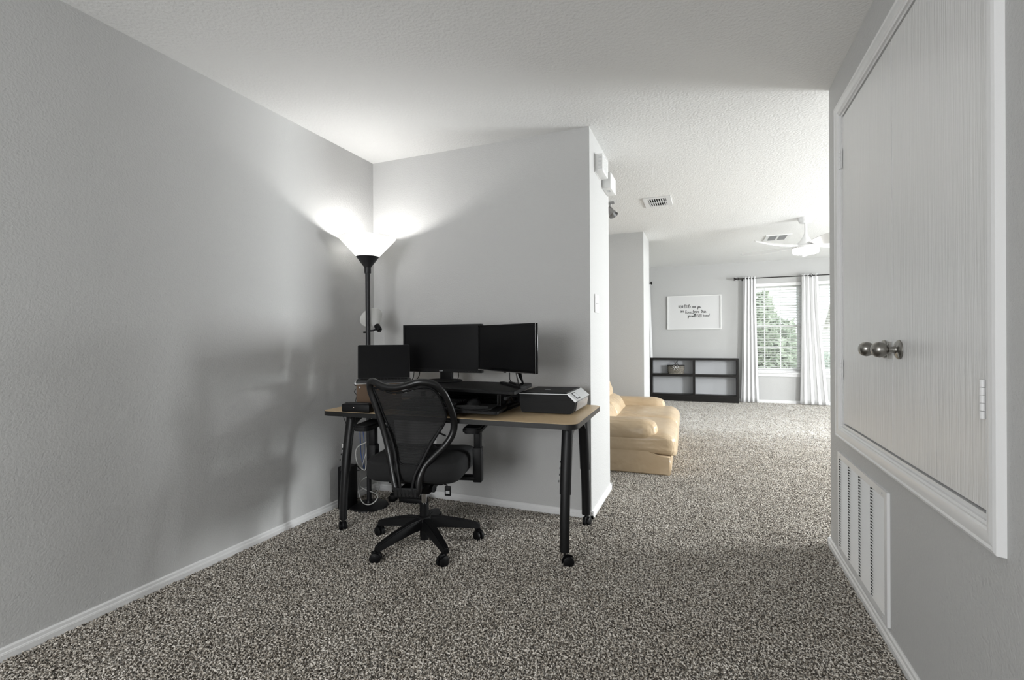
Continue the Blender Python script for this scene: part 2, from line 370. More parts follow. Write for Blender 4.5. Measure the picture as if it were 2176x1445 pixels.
# ------------------------------------------------------------------ carpet pile (geometry nodes)
def carpet_pile():
    b = B()
    def grid(x0, x1, y0, y1): b.faces.new([b.verts.new(v) for v in ((x0, y0, 0), (x1, y0, 0), (x1, y1, 0), (x0, y1, 0))])
    # density zones laid out as separate faces; the nodes thin the pile with distance
    grid(XL+0.015, XR-0.015, 0.35, YB-0.015); grid(XC+0.016, XR-0.015, YB-0.015, YR)
    grid(XC+0.016, 2.4, YR+0.015, YS+0.015); grid(XC-0.6, 2.6, YS+0.015, YK0-0.02); grid(XK+0.02, 2.8, YK0-0.02, YF-0.02)
    o = obj('carpet_pile', b, 'pile')
    tag(o, 'speckled beige and grey carpet pile covering the floor', 'carpet', kind='stuff')
    ng = bpy.data.node_groups.new('pile_nodes', 'GeometryNodeTree')
    ng.interface.new_socket('Geometry', in_out='INPUT', socket_type='NodeSocketGeometry')
    ng.interface.new_socket('Geometry', in_out='OUTPUT', socket_type='NodeSocketGeometry')
    N = ng.nodes.new; L = ng.links.new
    gi = N('NodeGroupInput'); go = N('NodeGroupOutput')
    ds = N('GeometryNodeDistributePointsOnFaces')
    ds.inputs['Density'].default_value = 30000
    L(gi.outputs[0], ds.inputs[0])
    # thin with distance from the near room
    pos = N('GeometryNodeInputPosition'); sx = N('ShaderNodeSeparateXYZ'); L(pos.outputs[0], sx.inputs[0])
    mr = N('ShaderNodeMapRange'); mr.inputs[1].default_value = 2.6; mr.inputs[2].default_value = 6.5; mr.inputs[3].default_value = 1.0; mr.inputs[4].default_value = 0.10
    L(sx.outputs['Y'], mr.inputs[0])
    rnd = N('FunctionNodeRandomValue'); rnd.data_type = 'FLOAT'
    cmp = N('FunctionNodeCompare'); cmp.data_type = 'FLOAT'; cmp.operation = 'GREATER_THAN'
    L(rnd.outputs[1], cmp.inputs[0]); L(mr.outputs[0], cmp.inputs[1])
    dl = N('GeometryNodeDeleteGeometry'); dl.domain = 'POINT'
    L(ds.outputs['Points'], dl.inputs[0]); L(cmp.outputs[0], dl.inputs[1])
    bz = N('GeometryNodeCurvePrimitiveBezierSegment'); bz.inputs['Resolution'].default_value = 4
    bz.inputs['Start'].default_value = (0, 0, -0.001); bz.inputs['Start Handle'].default_value = (-0.001, 0, 0.009)
    bz.inputs['End Handle'].default_value = (0.004, 0.003, 0.011); bz.inputs['End'].default_value = (0.0085, 0.001, 0.005)
    cc = N('GeometryNodeCurvePrimitiveCircle'); cc.inputs['Resolution'].default_value = 4; cc.inputs['Radius'].default_value = 0.0019
    cm = N('GeometryNodeCurveToMesh'); cm.inputs['Fill Caps'].default_value = True
    L(bz.outputs[0], cm.inputs[0]); L(cc.outputs[0], cm.inputs[1])
    sm = N('GeometryNodeSetMaterial'); sm.inputs['Material'].default_value = M_['pile']; L(cm.outputs[0], sm.inputs[0])
    rr = N('FunctionNodeRandomValue'); rr.data_type = 'FLOAT_VECTOR'
    rr.inputs[0].default_value = (-0.5, -0.5, 0); rr.inputs[1].default_value = (0.5, 0.5, 6.283)
    rs = N('FunctionNodeRandomValue'); rs.data_type = 'FLOAT'; rs.inputs[2].default_value = 0.75; rs.inputs[3].default_value = 1.25
    ip = N('GeometryNodeInstanceOnPoints')
    L(dl.outputs[0], ip.inputs['Points']); L(sm.outputs[0], ip.inputs['Instance']); L(rr.outputs[0], ip.inputs['Rotation']); L(rs.outputs[1], ip.inputs['Scale'])
    jn = N('GeometryNodeJoinGeometry'); L(ip.outputs[0], go.inputs[0])
    md = o.modifiers.new('pile', 'NODES'); md.node_group = ng
    return o
carpet_pile()

# ------------------------------------------------------------------ cupboard doors, casing, hinges, knobs
def casing_bar(bm, p0, p1, out, wide, flip=1):
    """moulded casing strip; p0,p1 on the wall plane along the inner edge, 'wide' = direction away from the opening"""
    prof = [(0, 0), (0, 0.010), (0.006, 0.013), (0.012, 0.011), (0.016, 0.016), (0.034, 0.020), (0.044, 0.018), (0.050, 0.021), (0.058, 0.018), (0.060, 0.0)]
    A, Bv, o, w = Vector(p0), Vector(p1), Vector(out), Vector(wide)
    d = (Bv-A).normalized()
    v0 = [bm.verts.new(A + w*a + o*h - d*a) for a, h in prof]; v1 = [bm.verts.new(Bv + w*a + o*h + d*a) for a, h in prof]
    k = len(prof); fs = [bm.faces.new(v0), bm.faces.new(v1[::-1])]
    for i in range(k): fs.append(bm.faces.new((v0[i], v0[(i+1) % k], v1[(i+1) % k], v1[i])))
    bmesh.ops.recalc_face_normals(bm, faces=fs)
cs = sroot('trim_1')
for nm, p0, p1, wd in (('casing_head', (XR, DY0, DZ1), (XR, DY1, DZ1), (0, 0, 1)), ('casing_sill', (XR, DY0, DZ0), (XR, DY1, DZ0), (0, 0, -1)),
                       ('casing_side', (XR, DY1, DZ0), (XR, DY1, DZ1), (0, 1, 0)), ('casing_side', (XR, DY0, DZ0), (XR, DY0, DZ1), (0, -1, 0))):
    b = B(); casing_bar(b, p0, p1, (-1, 0, 0), wd); obj(nm, b, 'trim', cs, True, 25)
b = B()
box(b, XR-0.002, XR+T, DY0-0.001, DY0+0.012, DZ0, DZ1); box(b, XR-0.002, XR+T, DY1-0.012, DY1+0.001, DZ0, DZ1)
box(b, XR-0.002, XR+T, DY0+0.012, DY1-0.012, DZ0-0.001, DZ0+0.012); box(b, XR-0.002, XR+T, DY0+0.012, DY1-0.012, DZ1-0.012, DZ1+0.001)
obj('jamb', b, 'trim', cs)
SEAM = 2.092
def knob(parent, y, z):
    b = B(); lathe(b, [(0, 0), (0.033, 0), (0.033, 0.004), (0.028, 0.009), (0.014, 0.012), (0.012, 0.016), (0, 0.016)], 32)
    bmesh.ops.transform(b, matrix=align((XR-0.002, y, z), (XR-1, y, z)), verts=b.verts[:])
    k = obj('knob_rosette', b, 'nickel', parent, True)
    b = B(); lathe(b, [(0, 0.014), (0.012, 0.014), (0.0105, 0.022), (0.012, 0.032), (0.020, 0.038), (0.0255, 0.047), (0.0275, 0.057), (0.025, 0.068), (0.018, 0.077), (0.009, 0.081), (0, 0.082)], 32)
    bmesh.ops.transform(b, matrix=align((XR-0.002, y, z), (XR-1, y, z)), verts=b.verts[:])
    obj('knob_handle', b, 'nickel', k, True)
def hinge(parent, y, z, leaf):
    b = B()
    for i in range(5):
        z0 = z-0.046+i*0.0187; tube(b, [(XR-0.008, y, z0), (XR-0.008, y, z0+0.0178)], 0.006, 10)
    h = obj('hinge', b, 'trim', parent, True)
    b = B(); box(b, XR-0.0045, XR-0.002, min(y, y+leaf), max(y, y+leaf), z-0.046, z+0.047); obj('hinge_leaf', b, 'trim', h)
d1 = sroot('door_1')
one_box('door_panel', 'door', d1, XR+0.000, XR+0.033, SEAM+0.0042, DY1-0.016, DZ0+0.020, DZ1-0.023)
knob(d1, SEAM+0.075, 1.078)
for z in (1.985, 0.967): hinge(d1, DY1-0.006, z, -0.018)
d2 = sroot('door_2')
one_box('door_panel', 'door', d2, XR-0.001, XR+0.033, DY0+0.016, SEAM-0.0042, DZ0+0.020, DZ1-0.023)
knob(d2, SEAM-0.072, 1.079)
for z in (1.985, 0.974): hinge(d2, DY0+0.020, z, 0.014)
b = B(); box(b, XR-0.014, XR-0.003, SEAM+0.002, SEAM+0.008, 1.045, 1.105); obj('latch_strike', b, 'nickel', d1)

# ------------------------------------------------------------------ return air grille under the doors
gr = thing('return_air_grille', 'white louvred return air grille low on the right wall', 'air grille', (XR, 2.475, 0.31))
GY, GZ = 0.350, 0.245
b = B()
prof = [(-GY, -GZ), (GY, -GZ), (GY, GZ), (-GY, GZ)]
for a0, a1, c0, c1 in ((-GY, GY, -GZ, -GZ+0.028), (-GY, GY, GZ-0.028, GZ), (-GY, -GY+0.028, -GZ+0.028, GZ-0.028), (GY-0.028, GY, -GZ+0.028, GZ-0.028)):
    box(b, -0.010, 0.0, a0, a1, c0, c1)
cw = (2*GY-0.056)/4
for i in range(1, 4): box(b, -0.009, -0.001, -GY+0.028+cw*i-0.0015, -GY+0.028+cw*i+0.0015, -GZ+0.028, GZ-0.028)
obj('frame', b, 'trim', gr)
one_box('duct_back', 'dark', gr, -0.0012, -0.0002, -GY+0.027, GY-0.027, -GZ+0.027, GZ-0.027)
nl = 36; pitch = (2*GZ-0.056)/nl; src = None
for c in range(4):
    for i in range(nl):
        yc = -GY+0.028+cw*(c+0.5); zc = -GZ+0.028+pitch*(i+0.5)
        if src is None:
            b = B(); box(b, -0.0065, 0.0065, -cw/2+0.002, cw/2-0.010, -0.0006, 0.0006)
            bmesh.ops.rotate(b, verts=b.verts[:], matrix=Matrix.Rotation(math.radians(-50), 3, 'Y'))
            src = obj('louver', b, 'trim', gr); src.location = (-0.006, yc, zc)
        else: link_copy(src, 'louver', gr, Matrix.Translation((-0.006, yc, zc)))
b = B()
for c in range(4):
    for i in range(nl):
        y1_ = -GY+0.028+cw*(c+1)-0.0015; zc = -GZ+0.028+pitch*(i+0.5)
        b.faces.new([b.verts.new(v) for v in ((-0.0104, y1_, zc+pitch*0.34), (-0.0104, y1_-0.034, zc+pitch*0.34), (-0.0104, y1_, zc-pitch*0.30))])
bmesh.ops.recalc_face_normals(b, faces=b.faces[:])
obj('louver_gap_shade', b, 'dark', gr)['kind'] = 'stuff'  # flat dark triangles painted for the shade in the louver gaps
for y, z in ((-0.3, GZ-0.014), (0.3, GZ-0.014), (-0.3, -GZ+0.014), (0.3, -GZ+0.014)):
    b = B(); lathe(b, [(0, 0), (0.004, 0), (0.003, 0.002), (0, 0.0025)], 12); bmesh.ops.transform(b, matrix=align((-0.010, y, z), (-1, y, z)), verts=b.verts[:])
    obj('screw', b, 'silver', gr, True)

# ------------------------------------------------------------------ desk
DZ = 0.720; DA = math.radians(2.0)
desk = thing('desk', 'rectangular desk with maple laminate top and black caster legs', 'desk', (-2.050, 2.143, 0), DA)
DWX, DWY = 1.490, 0.700
b = B(); prism(b, rrect(0, DWX, 0, DWY, 0.055, 6), DZ-0.027, DZ-0.0015); obj('edge_band', b, 'edge', desk, True, 30)
b = B(); prism(b, rrect(0.002, DWX-0.002, 0.002, DWY-0.002, 0.053, 6), DZ-0.0015, DZ); obj('desk_top', b, 'laminate', desk)
def caster(parent, x, y, a, s=1.0, name='caster'):
    b = B(); tube(b, [(x, y, 0.045*s), (x, y, 0.085*s)], 0.007*s, 8)
    dx, dy = math.cos(a), math.sin(a); cx, cy = x+dx*0.018*s, y+dy*0.018*s
    hood = []
    for k in range(9):
        t = PI*(-0.08+0.80*k/8); hood.append((cx-dx*0.029*s*math.cos(t), cy-dy*0.029*s*math.cos(t), 0.028*s+0.029*s*math.sin(t)))
    tube(b, hood, 0.012*s, 8, ry=0.004*s)
    c = obj(name, b, 'black', parent, True)
    for sgn in (-1, 1):
        b = B(); lathe(b, [(0, -0.008*s), (0.023*s, -0.008*s), (0.027*s, -0.005*s), (0.027*s, 0.005*s), (0.023*s, 0.008*s), (0, 0.008*s)], 20)
        p0 = Vector((cx, cy, 0.0272*s)) + Vector((-dy, dx, 0))*(0.013*s*sgn)
        bmesh.ops.transform(b, matrix=align(p0, p0+Vector((-dy, dx, 0))), verts=b.verts[:]); obj('wheel', b, 'black', c, True)
    return c
for side, x0 in ((-1, 0.075), (1, DWX-0.085)):
    for fr, y0, lean in ((0, 0.098, 1), (1, DWY-0.065, -1)):
        xs = x0
        def bow(z): return (xs, y0+0.085*lean*max(0, (z-0.07)/0.62)**1.7, z)
        low = [bow(0.072+0.43*k/10) for k in range(11)]; upp = [bow(0.35+0.343*k/10) for k in range(11)]
        b = B(); tube(b, low, 0.025, 12, ry=0.018, up=(0, 1, 0)); lg = obj('leg', b, 'blackmetal', desk, True, 50)
        b = B(); tube(b, upp, 0.029, 12, ry=0.022, up=(0, 1, 0)); obj('leg_sleeve', b, 'blackmetal', lg, True, 50)
        for k in range(4):
            b = B(); box(b, xs-0.0305, xs-0.0285, y0+(0.012+0.010*k)*lean-0.003, y0+(0.012+0.010*k)*lean+0.003, 0.41+0.03*k, 0.42+0.03*k)
            obj('height_stop', b, 'darkgrey', lg)
        caster(desk, xs, y0, (0.4 if side > 0 else 2.4)+fr)
    # arched bracket joining the two legs of this end under the top
    pts = [(0.15, 0.693), (DWY-0.115, 0.693), (DWY-0.125, 0.60)]
    n = 12
    for k in range(n+1):
        t = k/n; y = (DWY-0.150)*(1-t)+0.185*t; pts.append((y, 0.60+0.062*math.sin(PI*t)**0.7))
    pts.append((0.16, 0.60))
    b = B(); prism(b, pts, x0-0.018, x0+0.018, 'x'); obj('leg_bracket', b, 'blackmetal', desk)
b = B(); box(b, 0.12, DWX-0.13, 0.32, 0.36, 0.655, 0.693); obj('under_rail', b, 'blackmetal', desk)

# ------------------------------------------------------------------ standing desk riser
ZT = 0.860
rz_ = thing('desk_riser', 'black standing desk riser holding two monitors above a keyboard tray', 'desk riser', (-1.28, 2.47, DZ))
def L3(x, y): return (x+1.28, y-2.47)
def rounded_poly(poly, r, n=4):
    out = []; m = len(poly)
    for i in range(m):
        a, p, c = Vector(poly[i-1]), Vector(poly[i]), Vector(poly[(i+1) % m])
        u = (a-p).normalized()*r; v = (c-p).normalized()*r
        for k in range(n+1):
            t = k/n; out.append(tuple((p+u)*(1-t)**2 + p*2*t*(1-t) + (p+v)*t*t))
    return out
top = rounded_poly([L3(-0.890, 2.250), L3(-0.960, 2.712), L3(-1.600, 2.712), L3(-1.600, 2.330), L3(-1.30, 2.292)], 0.035)
b = B(); prism(b, top, ZT-DZ-0.020, ZT-DZ); bmesh.ops.bevel(b, geom=[e for e in b.edges if abs(e.verts[0].co.z-e.verts[1].co.z) < 1e-6], offset=0.003, segments=1, affect='EDGES')
obj('platform', b, 'black', rz_, True, 30)
tray = rounded_poly([L3(-0.965, 2.205), L3(-1.02, 2.47), L3(-1.55, 2.47), L3(-1.58, 2.19)], 0.03)
b = B(); prism(b, tray, 0.024, 0.038); tr = obj('keyboard_tray', b, 'black', rz_, True, 30)
for sx in (-1.06, -1.55):
    x, y = L3(sx, 2.44); x2, y2 = L3(sx, 2.70)
    b = B(); rbox(b, x-0.022, x+0.022, y+0.002, y2, 0.0105, 0.024, r=0.004); obj('base_foot', b, 'black', rz_, True)
    b = B(); tube(b, [(x, y2-0.03, 0.02), (x, y+0.06, ZT-DZ-0.022)], 0.012, 6, ry=0.005, up=(1, 0, 0)); obj('lift_arm', b, 'blackmetal', rz_)
    b = B(); tube(b, [(x+0.012, y+0.03, 0.02), (x+0.012, y2-0.06, ZT-DZ-0.022)], 0.010, 6, ry=0.004, up=(1, 0, 0)); obj('lift_arm', b, 'blackmetal', rz_)
    b = B(); box(b, x-0.004, x+0.004, y-0.02, y+0.02, 0.024, 0.10); obj('tray_bracket', b, 'blackmetal', rz_)
x, y = L3(-1.035, 2.43); x2, y2 = L3(-1.57, 2.712)
b = B(); rbox(b, x2, x, y, y2, 0.0, 0.010, r=0.003); obj('under_shade_sheet', b, 'black', rz_, True)  # added black sheet for the shadow and dark clutter below the platform
b = B(); box(b, x2, x, y2-0.012, y2-0.006, 0.010, ZT-DZ-0.03); obj('rear_shade_sheet', b, 'black', rz_)  # added black panel standing in for shade behind the tray
x, y = L3(-1.06, 2.67); x2, _ = L3(-1.55, 0)
b = B(); tube(b, [(x, y, 0.045), (x2, y, 0.045)], 0.010, 8); obj('cross_bar', b, 'blackmetal', rz_)
x, y = L3(-0.99, 2.40); b = B(); rbox(b, x-0.012, x+0.006, y-0.04, y+0.03, 0.075, 0.095, r=0.003); obj('release_lever', b, 'blackmetal', rz_)
x, y = L3(-1.045, 2.42); b = B(); box(b, x-0.003, x+0.003, y-0.003, y+0.003, 0.03, 0.125); obj('tray_hanger', b, 'blackmetal', rz_)

# keyboard, mouse pad, mouse
kb = thing('keyboard', 'black computer keyboard on the riser tray', 'keyboard', (-1.40, 2.335, DZ+0.0385), math.radians(-3))
b = B(); prism(b, [(-0.075, 0), (0.075, 0), (0.075, 0.022), (-0.075, 0.012)], -0.19, 0.155, 'x'); obj('case', b, 'black', kb)
b = B()
for r in range(6):
    for c in range(17):
        yy = -0.064+r*0.0235; zz = 0.0125+(yy+0.075)/0.15*0.010
        xx = -0.186+c*0.0198
        prism(b, [(xx+0.001, yy), (xx+0.0175, yy), (xx+0.0175, yy+0.017), (xx+0.001, yy+0.017)], zz, zz+0.007)
o = obj('keys', b, 'darkgrey', kb); o['kind'] = 'stuff'
mp = thing('mouse_pad', 'dark mouse pad with padded wrist rest on the riser tray', 'mouse pad', (-1.135, 2.318, DZ+0.0385), math.radians(6))
b = B(); prism(b, rrect(-0.095, 0.095, -0.105, 0.125, 0.03), 0, 0.004); obj('pad', b, 'fabric', mp)
b = B()
for k in range(9):
    pass
pts = [(-0.085+0.17*k/10, -0.078-0.014*math.sin(PI*k/10), 0.012) for k in range(11)]
tube(b, pts, [0.006+0.020*math.sin(PI*(k+0.6)/11.2)**0.6 for k in range(11)], 10, ry=[0.004+0.008*math.sin(PI*(k+0.6)/11.2)**0.6 for k in range(11)], up=(0, 0, 1))
obj('wrist_rest', b, 'fabric', mp, True)
mo = thing('computer_mouse', 'dark grey computer mouse on the mouse pad', 'mouse', (-1.180, 2.365, DZ+0.0426), math.radians(-12))
b = B(); bmesh.ops.create_uvsphere(b, u_segments=20, v_segments=12, radius=1.0)
for v in b.verts: v.co = Vector((v.co.x*0.031, v.co.y*0.055, max(v.co.z, 0)*0.036))
obj('shell', b, 'darkgrey', mo, True, 60)
b = B(); lathe(b, [(0, -0.004), (0.010, -0.004), (0.011, 0), (0.010, 0.004), (0, 0.004)], 14); bmesh.ops.transform(b, matrix=Matrix.Translation((0, 0.030, 0.030)) @ Matrix.Rotation(PI/2, 4, 'Y'), verts=b.verts[:])
obj('scroll_wheel', b, 'black', mo, True)

# ------------------------------------------------------------------ monitors
def text_mesh(name, txt, size, m, parent, mtx):
    cu = bpy.data.curves.new('tmp_text', 'FONT'); cu.body = txt; cu.size = size; cu.align_x = 'CENTER'; cu.extrude = 0.0002
    t = bpy.data.objects.new('tmp_text', cu); COL.objects.link(t)
    dg = bpy.context.evaluated_depsgraph_get(); me = bpy.data.meshes.new_from_object(t.evaluated_get(dg))
    bpy.data.objects.remove(t); bpy.data.curves.remove(cu)
    me.name = name; me.materials.clear(); me.materials.append(M_[m])
    o = bpy.data.objects.new(name, me); COL.objects.link(o); o.parent = parent; o.matrix_local = mtx
    return o
m1 = thing('monitor', 'wide black monitor facing the chair in the middle of the riser', 'monitor', (-1.545, 2.645, ZT), math.radians(1.0))
w, z0, z1 = 0.279, 0.057, 0.358
b = B(); rbox(b, -w, w, 0.0, 0.030, z0, z1, r=0.003); rbox(b, -w+0.07, w-0.07, 0.028, 0.055, z0+0.05, z1-0.06, r=0.008); obj('housing', b, 'black', m1, True)
b = B()
for q in ((-w, w, z0, z0+0.020), (-w, w, z1-0.014, z1), (-w, -w+0.013, z0, z1), (w-0.013, w, z0, z1)): box(b, q[0], q[1], -0.004, 0.001, q[2], q[3])
bz = obj('bezel', b, 'black', m1)
one_box('screen', 'screen', m1, -w+0.012, w-0.012, -0.0012, 0.001, z0+0.019, z1-0.013)
text_mesh('logo_text', 'acer', 0.016, 'silver', m1, Matrix.Translation((0.0, -0.0043, z0+0.006)) @ Matrix.Rotation(PI/2, 4, 'X'))
b = B()
for k in range(5): box(b, w-0.11+k*0.02, w-0.102+k*0.02, -0.0046, -0.004, z0+0.006, z0+0.009)
obj('button_marks', b, 'darkgrey', m1)
b = B(); rbox(b, -0.020, 0.065, 0.012, 0.040, 0.010, 0.16, r=0.006); obj('stand_neck', b, 'black', m1, True)
b = B(); lathe(b, [(0, 0.0005), (0.115, 0.0005), (0.118, 0.005), (0.112, 0.012), (0.05, 0.016), (0, 0.016)], 36)
for v in b.verts: v.co = Vector((v.co.x+0.022, v.co.y*0.85-0.005, v.co.z))
obj('stand_base', b, 'black', m1, True)

pL, pR = Vector((-1.262, 2.600, 0)), Vector((-0.808, 2.335, 0))
ang = math.atan2(pR.y-pL.y, pR.x-pL.x); mid = (pL+pR)/2; w2 = (pR-pL).length/2
m2 = thing('monitor', 'narrower angled monitor with chrome stand beside the printer', 'monitor', (mid.x, mid.y, ZT), ang)
z0, z1 = 0.082, 0.346
b = B(); rbox(b, -w2, w2, 0.0, 0.016, z0, z1, r=0.003); rbox(b, -w2+0.05, w2-0.05, 0.014, 0.034, z0+0.02, z1-0.09, r=0.008); obj('housing', b, 'blackgloss', m2, True)
b = B()
for q in ((-w2, w2, z0, z0+0.016), (-w2, w2, z1-0.009, z1), (-w2, -w2+0.009, z0, z1), (w2-0.011, w2, z0, z1)): box(b, q[0], q[1], -0.003, 0.001, q[2], q[3])
obj('bezel', b, 'blackgloss', m2)
one_box('screen', 'screen', m2, -w2+0.008, w2-0.010, -0.001, 0.001, z0+0.015, z1-0.008)
b = B(); box(b, -w2, w2, -0.0045, -0.003, z0-0.001, z0+0.003); box(b, w2-0.001, w2+0.0006, -0.0035, -0.001, z0, z1); obj('chrome_edge', b, 'chrome', m2)
b = B(); rbox(b, -0.012, 0.012, -0.0045, -0.001, z0-0.006, z0+0.002, r=0.001); obj('power_sensor', b, 'black', m2)
b = B(); tube(b, [(0.075, 0.022, z0+0.02), (0.105, 0.012, 0.045), (0.128, 0.006, 0.020)], 0.014, 8, ry=0.008, up=(0, 1, 0)); obj('stand_neck', b, 'chrome', m2, True)
b = B(); tube(b, [(0.085, 0.030, z0+0.02), (0.112, 0.022, 0.045), (0.132, 0.016, 0.020)], 0.014, 8, ry=0.006, up=(0, 1, 0)); obj('neck_back', b, 'blackgloss', m2, True)
b = B(); prism(b, [(-0.15, 0.10), (-0.15, 0.075), (0.10, -0.012), (0.150, -0.010), (0.150, 0.030), (0.10, 0.035)], 0.0005, 0.012); prism(b, [(-0.06, 0.07), (0.10, 0.0), (0.13, 0.01), (0.12, 0.025), (-0.05, 0.08)], 0.012, 0.020)
obj('stand_foot', b, 'black', m2)

# ------------------------------------------------------------------ laptop on wooden box, charging dock
la = YAW+math.radians(15)
lp = thing('laptop', 'open laptop with a dark screen raised on the brown wooden box', 'laptop', (-1.800, 2.402, 0.8805), la)
b = B(); prism(b, rrect(-0.152, 0.152, -0.205, 0.0, 0.012), 0, 0.013); obj('base', b, 'darkgrey', lp, True, 30)
b = B()
for r in range(5):
    for c in range(14): box(b, -0.132+c*0.019, -0.116+c*0.019, -0.115+r*0.020, -0.099+r*0.020, 0.013, 0.0145)
o = obj('keys', b, 'black', lp); o['kind'] = 'stuff'
tilt = Matrix.Translation((0, -0.002, 0.011)) @ Matrix.Rotation(math.radians(-9), 4, 'X')
b = B(); prism(b, rrect(-0.152, 0.152, 0.0, 0.204, 0.008), -0.0, 0.006, 'y', tilt); ld = obj('lid', b, 'darkgrey', lp, True, 30)
b = B(); prism(b, rrect(-0.150, 0.150, 0.004, 0.202, 0.006), -0.0012, 0.0002, 'y', tilt); obj('screen', b, 'blackgloss', ld)
bx_ = thing('wooden_box', 'brown wooden box lifting the laptop above the desk', 'box', (-1.757, 2.368, DZ), la)
b = B()
box(b, -0.168, 0.085, -0.060, -0.052, 0.0, 0.150); box(b, -0.168, 0.085, 0.067, 0.075, 0.0, 0.150); box(b, -0.168, -0.160, -0.052, 0.067, 0.0, 0.150); box(b, 0.077, 0.085, -0.052, 0.067, 0.0, 0.150); box(b, -0.160, 0.077, -0.052, 0.067, 0, 0.008)
obj('case', b, 'brownbox', bx_)
one_box('lid', 'white', bx_, -0.178, 0.090, -0.066, 0.080, 0.150, 0.160)
b = B(); lathe(b, [(0, 0), (0.005, 0), (0.004, 0.004), (0, 0.005)], 10); bmesh.ops.transform(b, matrix=align((-0.150, -0.060, 0.132), (-0.150, -1, 0.132)), verts=b.verts[:]); obj('stud', b, 'silver', bx_, True)
dk = thing('charging_dock', 'low black charging dock on the left end of the desk', 'dock', (-1.814, 2.184, DZ), math.radians(6))
b = B(); rbox(b, -0.088, 0.088, -0.030, 0.020, 0.0, 0.046, r=0.006); obj('body', b, 'black', dk, True)
b = B(); prism(b, rrect(-0.075, 0.075, -0.020, 0.015, 0.012), 0.046, 0.052); obj('top_pad', b, 'darkgrey', dk)
one_box('indicator', 'led', dk, -0.010, -0.008, -0.0308, -0.030, 0.026, 0.029)

# ------------------------------------------------------------------ printer
pr = thing('printer', 'black and silver inkjet printer on the right end of the desk', 'printer', (-0.950, 2.468, DZ), math.radians(1.0))
PD = 0.325
prof = [(0.012, 0.004), (0.290, 0.004), (0.304, 0.020), (0.314, 0.072), (0.268, 0.108), (0.0, 0.104), (0.0, 0.075), (0.004, 0.03)]
b = B(); prism(b, prof, 0, PD, 'y'); bmesh.ops.bevel(b, geom=[e for e in b.edges if abs(e.verts[0].co.y-e.verts[1].co.y) > 0.1], offset=0.004, segments=2, affect='EDGES'); obj('body', b, 'black', pr, True, 30)
b = B(); prism(b, [(-0.001, 0.106), (0.266, 0.1095), (0.262, 0.1165), (0.004, 0.1125)], 0.004, PD-0.004, 'y'); obj('scanner_lid', b, 'black', pr, True, 20)
b = B(); prism(b, [(-0.002, 0.1025), (0.268, 0.1065), (0.268, 0.1095), (-0.002, 0.1055)], -0.0015, PD+0.001, 'y'); obj('silver_trim', b, 'silver', pr)
b = B(); prism(b, [(0.266, 0.1085), (0.2700, 0.1125), (0.3195, 0.0740), (0.315, 0.068), (0.311, 0.066)], -0.001, PD+0.001, 'y'); cp = obj('control_panel', b, 'silver', pr, True, 20)
sl = Matrix.Translation((0.2948, 0, 0.0934)) @ Matrix.Rotation(math.radians(37.8), 4, 'Y')
b = B(); box(b, -0.022, 0.022, 0.055, 0.125, 0.0, 0.0012, sl); obj('display_frame', b, 'black', cp)
b = B(); box(b, -0.017, 0.017, 0.062, 0.118, 0.0012, 0.0018, sl); obj('display', b, 'display', cp)
b = B(); prism(b, [(0.3135, 0.066), (0.317, 0.064), (0.309, 0.018), (0.304, 0.018)], 0.03, PD-0.02, 'y'); obj('output_tray', b, 'clear', pr)
b = B(); box(b, 0.10, 0.13, 0.15, 0.165, 0.1140, 0.1150); obj('lid_badge', b, 'silver', pr)
b = B(); box(b, 0.145, 0.300, -0.0006, 0.001, 0.070, 0.0715); box(b, 0.0, 0.145, -0.0006, 0.001, 0.055, 0.0565); box(b, 0.144, 0.1455, -0.0006, 0.001, 0.055, 0.0715); obj('panel_seam', b, 'dark', pr)
b = B()
for xx, yy in ((0.03, 0.03), (0.27, 0.03), (0.03, PD-0.03), (0.27, PD-0.03)): box(b, xx-0.01, xx+0.01, yy-0.01, yy+0.01, 0, 0.006)
obj('feet', b, 'black', pr)

# ------------------------------------------------------------------ torchiere lamp
LX, LY = -2.100, 2.632
lm = thing('floor_lamp', 'black torchiere floor lamp with lit white cone shade in the corner', 'lamp', (LX, LY, 0))
b = B(); lathe(b, [(0, 0.0), (0.125, 0.0), (0.128, 0.006), (0.122, 0.018), (0.060, 0.028), (0.024, 0.034), (0.020, 0.05), (0, 0.05)], 40); obj('base', b, 'blackmetal', lm, True)
b = B(); lathe(b, [(0.0155, 0.03), (0.0155, 1.585), (0, 1.585), ], 20); obj('pole', b, 'lampmetal', lm, True)
b = B(); lathe(b, [(0, 1.570), (0.021, 1.570), (0.022, 1.575), (0.022, 1.606), (0.0225, 1.610), (0.074, 1.681), (0.070, 1.682), (0.018, 1.614), (0, 1.614)], 36); obj('shade_cup', b, 'lampmetal', lm, True)
b = B(); lathe(b, [(0.071, 1.679), (0.1835, 1.799), (0.1855, 1.803), (0.1850, 1.807), (0.1825, 1.806), (0.069, 1.683)], 48, close=True); obj('shade', b, 'shade', lm, True)
b = B(); lathe(b, [(0, 1.614), (0.016, 1.614), (0.016, 1.636), (0, 1.636)], 16); obj('socket', b, 'lampmetal', lm, True)
m = bpy.data.materials.new('bulb_glow'); m.use_nodes = True; bb = m.node_tree.nodes['Principled BSDF']
bb.inputs['Emission Color'].default_value = (1, 0.97, 0.93, 1); bb.inputs['Emission Strength'].default_value = 12
b = B(); lathe(b, [(0, 1.636), (0.012, 1.638), (0.016, 1.646), (0.022, 1.658), (0.024, 1.668), (0.020, 1.680), (0.012, 1.687), (0, 1.690)], 20); obj('bulb', b, m, lm, True)
pl = bpy.data.lights.new('torchiere_bulb_light', 'POINT'); pl.energy = 8.5; pl.shadow_soft_size = 0.025; pl.color = (1, 0.985, 0.96)
po = bpy.data.objects.new('torchiere_bulb_light', pl); COL.objects.link(po); po.location = (LX, LY, 1.722)
